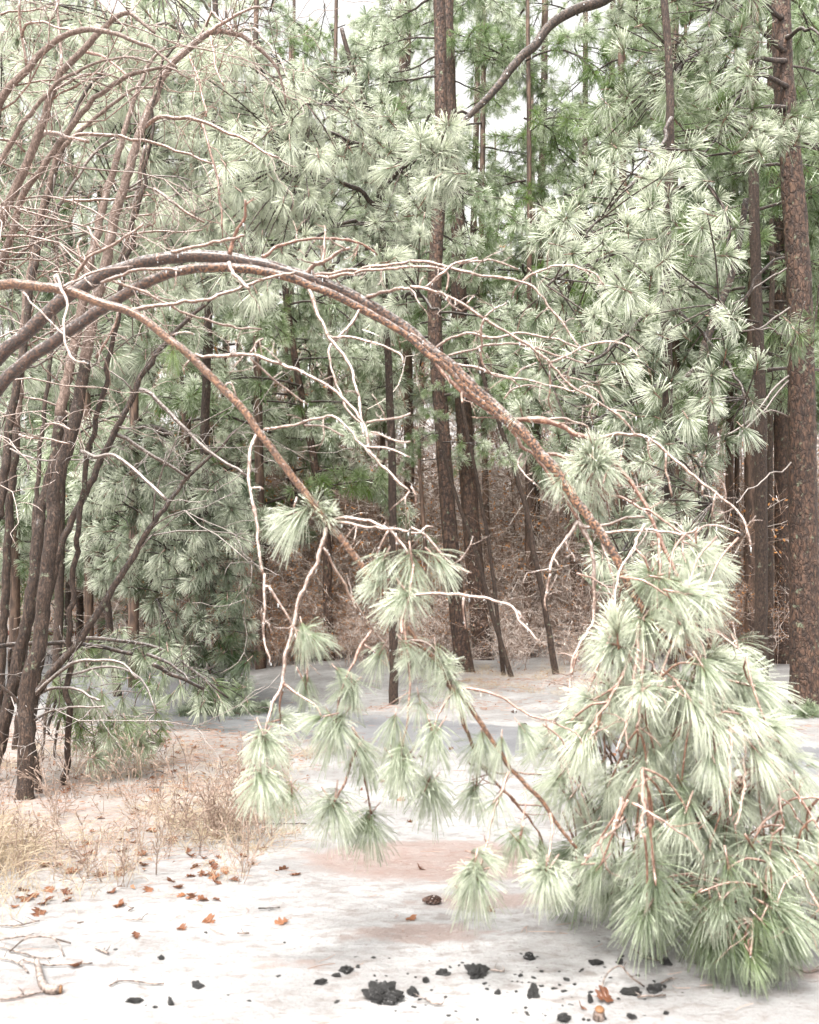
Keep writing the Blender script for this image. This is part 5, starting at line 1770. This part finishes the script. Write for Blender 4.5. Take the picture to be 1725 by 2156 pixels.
mb = MB()
m_ = 9000
x = RG.uniform(-5, 3.5, m_)
y = RG.uniform(4.6, 16.5, m_)
_, _, lmk = masks(x, y)
keep = RG.random(m_) < np.clip(lmk * 1.1 - .12, 0, 1) * (.25 + .9 * (vn(np.stack([x * 2.2, y * 2.2, x * 0 + 12], -1)) > .05))
x, y = x[keep], y[keep]
m_ = len(x)
dd = np.column_stack([RG.normal(size=(m_, 2)), RG.normal(size=m_) * .18])
dd = nrm(dd) * RG.uniform(.018, .05, m_)[:, None]
P = np.stack([x, y, gh(x, y) + .012], -1)[:, None] + dd[:, None] * np.array([-.5, 0, .5])[None, :, None]
P[:, 1, 2] += .006
side = nrm(np.cross(dd, np.array([0, 0, 1.]) + .5 * RG.normal(size=(m_, 3))))
wd = RG.uniform(.01, .026, m_)
L_ = P - side[:, None] * (wd[:, None] * np.array([.2, .5, .1]))[..., None]
R_ = P + side[:, None] * (wd[:, None] * np.array([.15, .5, .12]))[..., None]
v = np.stack([L_, R_], 2)
col = np.zeros((m_, 3, 2, 4), np.float32)
col[..., 1] = RG.random(m_)[:, None, None]
q = np.array([[0, 1, 3, 2], [2, 3, 5, 4]])
mb.add(v.reshape(-1, 3), (q[None] + (np.arange(m_) * 6)[:, None, None]).reshape(-1, 4), None, col.reshape(-1, 4))
mb.obj('leaf_litter', M['litter_leaf'], kind='stuff')['label'] = 'broken tan and rusty leaf scraps strewn over the left bank'


# oak leaves, each one a thing
def leaf_mesh(seed):
    r = np.random.default_rng(seed)
    n = 26
    L_ = 1.0
    s = np.linspace(0, 1, n)
    lob = .07 + .36 * np.abs(np.sin(s * math.pi * 3.5 + r.random())) ** 1.5 + .03 * r.random(n)
    wd = lob * np.sin(np.clip(s * 1.02 + .02, 0, 1) * math.pi) ** .6
    cx = s - .5
    curl = r.uniform(.15, .5)
    bend = r.uniform(-.5, .7)
    v, q = [], []
    for i in range(n):
        for k, f in enumerate((-1, -.5, 0, .5, 1)):
            yy = f * wd[i]
            fw = .09 * abs(f) * math.cos(i * 1.0)
            zz = curl * (abs(f) ** 1.5) * wd[i] * (1.2 if k < 2 else .8) + bend * (cx[i] ** 2) + .04 * math.sin(i * .9 + f * 2)
            v.append((cx[i] + fw, yy, zz + .03))
    for i in range(n - 1):
        for k in range(4):
            q.append((i * 5 + k, i * 5 + k + 1, i * 5 + k + 6, i * 5 + k + 5))
    mb = MB()
    mb.add(v, q, None, np.tile([0, r.random(), 0, 1], (len(v), 1)))
    st = np.array([[-.5, 0, .03 + bend * .25], [-.62, .01, .05 + bend * .3], [-.75, .03, .05 + bend * .3]])
    tubes(mb, st, np.array([.012, .012, .015]), 4)
    return mb.mesh('oak_leaf', M['rust_leaf'])


LEAF = [leaf_mesh(i) for i in range(7)]
spots = [(T(7, s)[0]) for s in '520,490 600,478 822,492 470,585 280,592 568,785 765,752 318,908 345,470 700,310 905,535 1028,440 1108,405 890,280 858,447 720,552 855,632 912,632 500,645 880,718 1185,716 1245,530 240,485 180,485 110,625 60,655 160,680 505,385 545,340 790,418 945,505 890,520 210,625 1060,478'.split()]
spots += [(T(8, s)[0]) for s in '335,692 5,715'.split()] + [(T(5, s)[0]) for s in '750,1045 820,1085 1080,1140 330,1220 730,1125 910,1010 700,1080 940,1080 600,1000'.split()]
for j, (px, py) in enumerate(spots):
    d = gd(py)
    p = V(px, py, d)
    o = link('oak_leaf', random.choice(LEAF))
    o.location = (p[0], d, gz(p[0], d) + .004)
    s = random.uniform(.045, .085)
    o.scale = (s, s, s)
    o.rotation_euler = (random.uniform(-.5, .5), random.uniform(-.4, .4), random.uniform(0, 6.28))
    tag(o, 'curled rust brown oak leaf lying on the ice', 'leaf', 'oak leaves lying on the ice')
for j in range(120):
    cy = 4.9 + 5 * random.random() ** 1.2
    cx = -(.95 + abs(random.gauss(0, .75))) - .1 * (cy - 5) if j < 100 else random.uniform(-1, 2.5)
    o = link('oak_leaf', random.choice(LEAF))
    s = random.uniform(.04, .085)
    o.location = (cx, cy, gz(cx, cy) + .004)
    o.scale = (s, s, s)
    o.rotation_euler = (random.uniform(-.6, .6), random.uniform(-.5, .5), random.uniform(0, 6.28))
    tag(o, 'curled rust brown oak leaf lying on the ice', 'leaf', 'oak leaves lying on the ice')


# charcoal
def ico_rock(seed, sub=3, rough=.35, flat=.7):
    import bmesh
    bm = bmesh.new()
    bmesh.ops.create_icosphere(bm, subdivisions=sub, radius=1)
    v = np.array([q.co[:] for q in bm.verts])
    f = np.array([[a.index for a in q.verts] for q in bm.faces])
    bm.free()
    r = np.random.default_rng(seed)
    off = r.random(3) * 50
    # chop with a few planes to get charred faces, then roughen
    for _ in range(9):
        nn = nrm(r.normal(size=3))
        dd = v @ nn
        lim = r.uniform(.45, .8)
        v = v - np.maximum(dd - lim, 0)[:, None] * nn * .92
    a = vn(v * 2.2 + off)
    b = vn(v * 6 + off)
    c = np.abs(vn(v * 12 + off))
    v = v * (1 + rough * a * .9 + rough * .7 * b - .16 * c + .08 * vn(v * 20 + off))[:, None]
    v[:, 2] *= flat
    mb = MB()
    mb.add(v, None, f, np.tile([0, r.random(), 0, 1], (len(v), 1)))
    return mb.mesh('charcoal_chunk', M['char'], smooth=False)


CHUNKS = [  # crop, x, y (base centre), width in crop px, height ratio, label
    (7, 1608, 1075, 160, .60, 'largest black charcoal chunk, lying alone in the foreground ice'),
    (8, 285, 960, 110, .56, 'jagged charcoal heap right of the largest chunk with twigs behind it'),
    (8, 520, 1045, 56, 1.5, 'upright pointed charcoal piece between the jagged heap and the thin twig'),
    (7, 1462, 935, 66, .7, 'black charcoal lump upper left of the largest chunk'),
    (7, 1345, 985, 54, .45, 'small charcoal lump left of the pair near the largest chunk'),
    (7, 832, 995, 54, .60, 'charcoal lump at the lower left centre, right of the long bent twig'),
    (7, 718, 1065, 36, 1.3, 'upright charcoal stub left of centre at the bottom'),
    (7, 680, 873, 38, .45, 'small lone charcoal bit above the bottom left centre lumps'),
    (8, 510, 895, 64, .6, 'charcoal lump with two short twigs stuck on top'),
    (8, 785, 918, 66, .5, 'charcoal lump left of the drooping crown'),
    (8, 888, 912, 36, .85, 'small pointed charcoal bit just left of the drooping crown'),
    (8, 1000, 885, 44, .6, 'charcoal lump partly under the needles at the crown'),
    (8, 1082, 906, 66, .55, 'blacker charcoal lump right under the needles at the crown'),
    (8, 18, 1035, 50, 1.0, 'charcoal lump touching the right side of the largest chunk'),
    (8, 140, 945, 70, .45, 'flat charcoal flake left of the jagged heap'),
    (8, 68, 975, 44, .6, 'small charcoal clump between the largest chunk and the flat flake'),
    (8, 762, 1065, 30, 1.5, 'thin upright charcoal sliver beside the orange leaf'),
    (8, 1040, 1030, 78, .6, 'charcoal lump pierced by twigs at lower right'),
    (8, 940, 1030, 100, .24, 'long flat charcoal streak left of the twig pierced lump'),
    (8, 1080, 1118, 28, .55, 'lone charcoal bit near the bottom right'),
    (8, 655, 1135, 70, .6, 'greyish charcoal lump cut by the bottom edge'),
    (8, 935, 1128, 50, .5, 'charcoal bit at the bottom edge right of the wood stub'),
    (7, 570, 1048, 84, .2, 'flat dark flake in the ice left of the upright stub'),
    (7, 652, 1075, 26, .5, 'tiny dark bit between the flat flake and the upright stub'),
    (7, 1420, 950, 44, .5, 'greyish lump leaning on the black lump upper left of the largest chunk'),
    (7, 1508, 918, 24, .9, 'little lump on the right of the black lump'),
    (8, 372, 1032, 30, .8, 'small charcoal bit below the jagged heap'),
    (8, 466, 962, 30, .45, 'small charcoal bit left above the upright pointed piece'),
    (8, 660, 980, 34, .4, 'small charcoal bit right of the upright pointed piece'),
]
for j, (cr, cx, cy, w, hr, lab) in enumerate(CHUNKS):
    px, py = T(cr, f'{cx},{cy}')[0]
    d = gd(py)
    p = V(px, py, d)
    W = w * .44 * K * d
    o = link('charcoal_chunk', ico_rock(j, 5 if w > 90 else 4, flat=1.0))
    sx = W / 1.75
    o.scale = (sx, sx * .75, W * hr / 1.55)
    o.location = (p[0], d + sx * .4, gz(p[0], d) + W * hr * .30)
    o.rotation_euler = (random.uniform(-.15, .15), random.uniform(-.15, .15), random.uniform(-.4, .4) + (0 if random.random() < .5 else math.pi))
    tag(o, lab, 'charcoal')
CR = [ico_rock(90 + q, 2, flat=.7) for q in range(4)]
for j in range(110):
    px, py = random.gauss(1110, 190), random.uniform(2020, 2160)
    if random.random() < .25:
        px = random.uniform(200, 1450)
        py = random.uniform(1960, 2150)
    d = gd(py)
    p = V(px, py, d)
    o = link('charcoal_crumb', random.choice(CR))
    s = random.uniform(.003, .011)
    o.scale = (s * random.uniform(1, 2), s, s * .7)
    o.rotation_euler[2] = random.uniform(0, 6.28)
    o.location = (p[0], d, gz(p[0], d) + s * .2)
    tag(o, 'tiny black charcoal crumb frozen into the foreground ice', 'charcoal', 'charcoal crumbs in the foreground ice')

# sticks lying about
STICKS = [
    (7, '0,732 60,735 120,728 168,718', 6, 4, 'thin grey stick at the left edge above the twig pile'),
    (7, '0,880 50,890 90,915 120,940', 9, 6, 'forked grey stick end at the left edge beside the log'),
    (7, '0,1052 60,1045 120,1030 180,1020', 11, 9, 'long straight stick running in from the left edge to the log'),
    (7, '460,992 500,975 560,975 620,980 692,984', 4, 9, 'pale bent twig frozen in the ice left of the charcoal'),
    (7, '965,298 1050,295 1140,296 1290,294', 7, 4, 'long thin dark branch lying on the snow under the hanging tufts'),
    (7, '772,236 820,262 870,284', 6, 7, 'dark curved stick beside the dried weeds'),
    (7, '610,152 690,158', 5, 4, 'two pronged dark twig lying in front of the left clump'),
    (7, '610,152 650,110 705,95', 5, 3, 'fork of dark twig rising in front of the left clump'),
    (7, '400,838 430,850 458,860', 10, 9, 'short thick stick piece left of centre on the ice'),
    (7, '100,895 200,912 300,905 390,898', 5, 4, 'long curved twig lying right of the grey log'),
    (7, '0,800 80,830 200,830 300,818', 7, 5, 'iced twig atop the pile at the left edge'),
    (7, '40,850 120,835 230,840 270,870', 7, 7, 'crooked iced twig in the pile at the left edge'),
    (7, '0,830 100,860 170,880 215,880', 5, 5, 'lower iced twig of the pile at the left edge'),
    (7, '1090,668 1130,664 1180,664', 4, 4, 'short dark twig in the middle of the open ice'),
    (7, '530,721 598,722', 5, 5, 'short straight twig on the ice left of centre'),
    (7, '325,733 352,728', 5, 5, 'tiny twig near the left litter'),
    (7, '540,680 565,668', 5, 5, 'tiny tilted twig on the open ice'),
    (7, '1000,776 1050,773', 4, 4, 'small pale twig on the ice above the charcoal'),
    (8, '800,1030 840,990 890,985 930,1005 990,1010', 5, 4, 'thin reddish twig arching over the ice at lower right'),
    (8, '1060,1000 1105,975', 9, 9, 'stubby stick poking from the pierced charcoal'),
    (8, '960,1055 1080,1050', 7, 6, 'short stick lying in front of the pierced charcoal'),
    (8, '340,940 400,950', 4, 4, 'little twig behind the jagged charcoal heap'),
    (8, '945,852 985,880 1050,895', 4, 8, 'stick trapped beneath the crown by the charcoal'),
    (8, '70,1058 95,1075 135,1082', 5, 5, 'reddish twig at the bottom below the largest chunk'),
    (8, '1600,905 1660,950 1725,940', 5, 5, 'twig on the snow by the right edge'),
]
for cr, s, w0, w1, lab in STICKS:
    pts = T(cr, s)
    P = []
    for px, py in pts:
        d = gd(py)
        p = V(px, py, d)
        P.append([p[0], d, gz(p[0], d) + .012])
    P = np.array(P)
    if 'arching' in lab or 'rising' in lab or 'atop' in lab or 'crooked' in lab:
        q = np.linspace(0, 1, len(P))
        P[:, 2] += .05 * np.sin(q * math.pi)
    r = np.maximum(np.linspace(w0, w1, len(P)) * .5 * K * P[:, 1] / 2, .004)
    c = smooth(np.column_stack([P, r]), .02, .003)
    mb = MB()
    tubes(mb, c[:, :3] - P[0], c[:, 3] * (1 + .15 * vn(c[:, :3] * 60)), 8)
    for _ in range(2):
        j = random.randrange(1, len(c)) if len(c) > 1 else 0
        for P2, R2 in grow(c[j:j + 1, :3] - P[0], np.array([[random.gauss(0, 1), random.gauss(0, 1), .3]]), [random.uniform(.02, .07)], [c[j, 3] * .6], 1, [], n=4):
            tubes(mb, P2, R2, 6)
    o = mb.obj('stick', M['stick'] if 'dark' not in lab else M['limb_dark'])
    o.location = P[0]
    tag(o, lab, 'stick')
# crooked log with a sawn orange end
P = []
for (px, py), z in zip(T(7, '155,912 165,950 178,990 205,1016 255,1016'), (.03, .026, .022, .02, .02)):
    d = gd(py)
    p = V(px, py, d)
    P.append([p[0], d, gz(p[0], d) + z])
P = np.array(P)
root = thing('log', 'crooked grey log with an orange sawn end lying at the lower left', 'log', P[0])
c = smooth(np.column_stack([P, [.010, .013, .016, .019, .019]]), .012, .002)
mb = MB()
tubes(mb, c[:, :3] - P[0], c[:, 3], 16, rough=.08, roughf=(50, 50, 50))
mb.obj('bark', M['stick'], root)
mb = MB()
e, t_ = c[-1, :3] - P[0], nrm(c[-1, :3] - c[-3, :3])
tubes(mb, np.stack([e - t_ * .004, e + t_ * .004, e + t_ * .007]), np.array([.0165, .0165, .014]), 16)
mb.obj('sawn_end', M['cut'], root)
# sawn stub at the bottom edge
px, py = T(8, '798,1130')[0]
d = gd(py)
p = V(px, py, d)
root = thing('wood_stub', 'round end of pale orange wood poking up at the bottom edge', 'wood', (p[0], d, gz(p[0], d)))
mb = MB()
tubes(mb, np.array([[0, .02, -.02], [0, 0, .02], [0, -.012, .045]]), np.array([.022, .021, .018]), 14, rough=.06, roughf=(50, 50, 50))
mb.obj('bark', M['stick'], root)
mb = MB()
tubes(mb, np.array([[0, -.0115, .044], [0, -.014, .05]]), np.array([.0175, .015]), 14)
mb.obj('sawn_end', M['cut'], root)
# orange leaf upright by the sliver
px, py = T(8, '820,1058')[0]
d = gd(py)
p = V(px, py, d)
o = link('oak_leaf', LEAF[2])
o.location = (p[0], d, gz(p[0], d) + .02)
o.scale = (.075, .09, .075)
o.rotation_euler = (.7, .2, .5)
tag(o, 'orange brown leaf propped up beside a charcoal sliver', 'leaf')
px, py = T(8, '722,1088')[0]
d = gd(py)
p = V(px, py, d)
o = link('oak_leaf', LEAF[4])
o.location = (p[0], d, gz(p[0], d) + .01)
o.scale = (.045, .05, .045)
o.rotation_euler = (.9, .2, 1.5)
tag(o, 'small rusty leaf scrap on the ice left of the propped orange leaf', 'leaf')


# pine cone
def cone_at(cr, s, size, lab, rot):
    px, py = T(cr, s)[0]
    d = gd(py)
    p = V(px, py, d)
    root = thing('pine_cone', lab, 'pine cone', (p[0], d, gz(p[0], d) + size * .3))
    root.rotation_euler = (0, math.pi / 2 + .05, rot)
    mb = MB()
    tubes(mb, np.array([[0, 0, -.5], [0, 0, 0], [0, 0, .5]]) * size, np.array([.1, .16, .04]) * size, 8)
    mb.obj('core', M['cone'], root)
    sm = MB()
    sm.add(np.array([[0, -.05, 0], [.16, -.1, .04], [.24, 0, .09], [.16, .1, .04], [0, .05, 0], [.15, 0, .1]]) * size, [[0, 1, 5, 4]], [[1, 2, 5], [2, 3, 5], [3, 4, 5], [0, 4, 1]])
    me = sm.mesh('scale', M['cone'], False)
    for i in range(56):
        a = i * 2.39996
        f = i / 55
        o = link('scale', me, root)
        rr = (.13 + .16 * math.sin(f * math.pi)) * size
        o.location = (math.cos(a) * rr * .5, math.sin(a) * rr * .5, (-.45 + f * .95) * size)
        k = .6 + .7 * math.sin(f * math.pi)
        o.scale = (k, k, k)
        o.rotation_euler = (0, -.5 - .5 * f, a)


cone_at(8, '90,655', .085, 'dark closed pine cone lying alone on the ice below the thawed patch', .15)
cone_at(6, '438,938', .07, 'small dark cone on the snow hump behind the slender stem', .4)
cone_at(6, '482,985', .06, 'brown cone just below the one on the snow hump', -.3)

# fallen green sprays on the snow by the right trunk and the crown foot
rootS = thing('fallen_spray', 'green needle spray lying on the snow at the foot of the big right trunk', 'branch', (*(V(1690, 1510, 12.0)[:2]), gz(V(1690, 1510, 12)[0], 12)))
for i in range(16):
    p = V(random.uniform(1640, 1740), 1505, random.uniform(11.7, 12.3))
    p[2] = gz(p[0], p[1]) + .04
    put_tuft(MIDT, rootS, p, (random.gauss(-.3, .6), random.gauss(-.4, .5), .15), random.uniform(.6, .9), .3, .4)
mb = MB()
tubes(mb, smooth(np.array([[*V(1640, 1500, 12.2)[:2], .05], [*V(1690, 1500, 12.)[:2], .07], [*V(1760, 1500, 11.9)[:2], .06]]), .1) - np.array(rootS.location), .015 * np.ones(len(smooth(np.array([[*V(1640, 1500, 12.2)[:2], .05], [*V(1690, 1500, 12.)[:2], .07], [*V(1760, 1500, 11.9)[:2], .06]]), .1))), 6)
mb.obj('stem', M['limb_dark'], rootS)
rootS = thing('fallen_spray', 'needle sprays lying on the road at the foot of the drooping blue green pine', 'branch', (V(500, 1490, 12.4)[0], 12.4, gz(V(500, 1490, 12.4)[0], 12.4)))
for i in range(30):
    p = V(random.uniform(370, 580), 1500, random.uniform(12.0, 12.7))
    p[2] = gz(p[0], p[1]) + .05
    put_tuft(MIDT, rootS, p, (random.gauss(.3, .6), random.gauss(-.4, .5), .2), random.uniform(.6, .95), .4, .1)
sp = smooth(np.array([[*V(400, 1500, 12.4)[:2], .08], [*V(480, 1500, 12.3)[:2], .09], [*V(575, 1500, 12.3)[:2], .07]]), .1)
mb = MB()
tubes(mb, sp - np.array(rootS.location), .012 * np.ones(len(sp)), 6)
mb.obj('stem', M['limb_dark'], rootS)
for px, py in [T(8, '1690,60')[0], T(7, '570,105')[0]]:
    d = gd(py)
    p = V(px, py, d)
    r = thing('fallen_tuft', 'small green needle tuft dropped on the ' + ('road near the right edge' if px > 862 else 'snow in front of the left clump'), 'needles', (p[0], d, gz(p[0], d)))
    put_tuft(NEAR, r, np.array([p[0], d, gz(p[0], d) + .03]), (.5, -.3, .2), .5, .2, .6)

# red rail glimpsed far left
root = thing('rail_fence', 'low rust red rail fence glimpsed beyond the road at far left', 'fence', (V(20, 1330, 22)[0], 22, gz(V(20, 1330, 22)[0], 22)))
mb = MB()
a, b = V(-60, 1332, 22), V(190, 1334, 22.5)
tubes(mb, np.stack([a, (a + b) / 2, b]) - np.array(root.location), np.array([.06, .06, .06]), 6)
mb.obj('rail', M['rusty_metal'], root)
for f in (.1, .5, .9):
    q = a + (b - a) * f
    mb = MB()
    z0 = gz(q[0], q[1]) - .05
    tubes(mb, np.array([[q[0], q[1], z0], [q[0], q[1], (z0 + q[2]) / 2], [q[0], q[1], q[2] + .05]]) - np.array(root.location), np.array([.05, .05, .05]), 6)
    mb.obj('post', M['rusty_metal'], root)
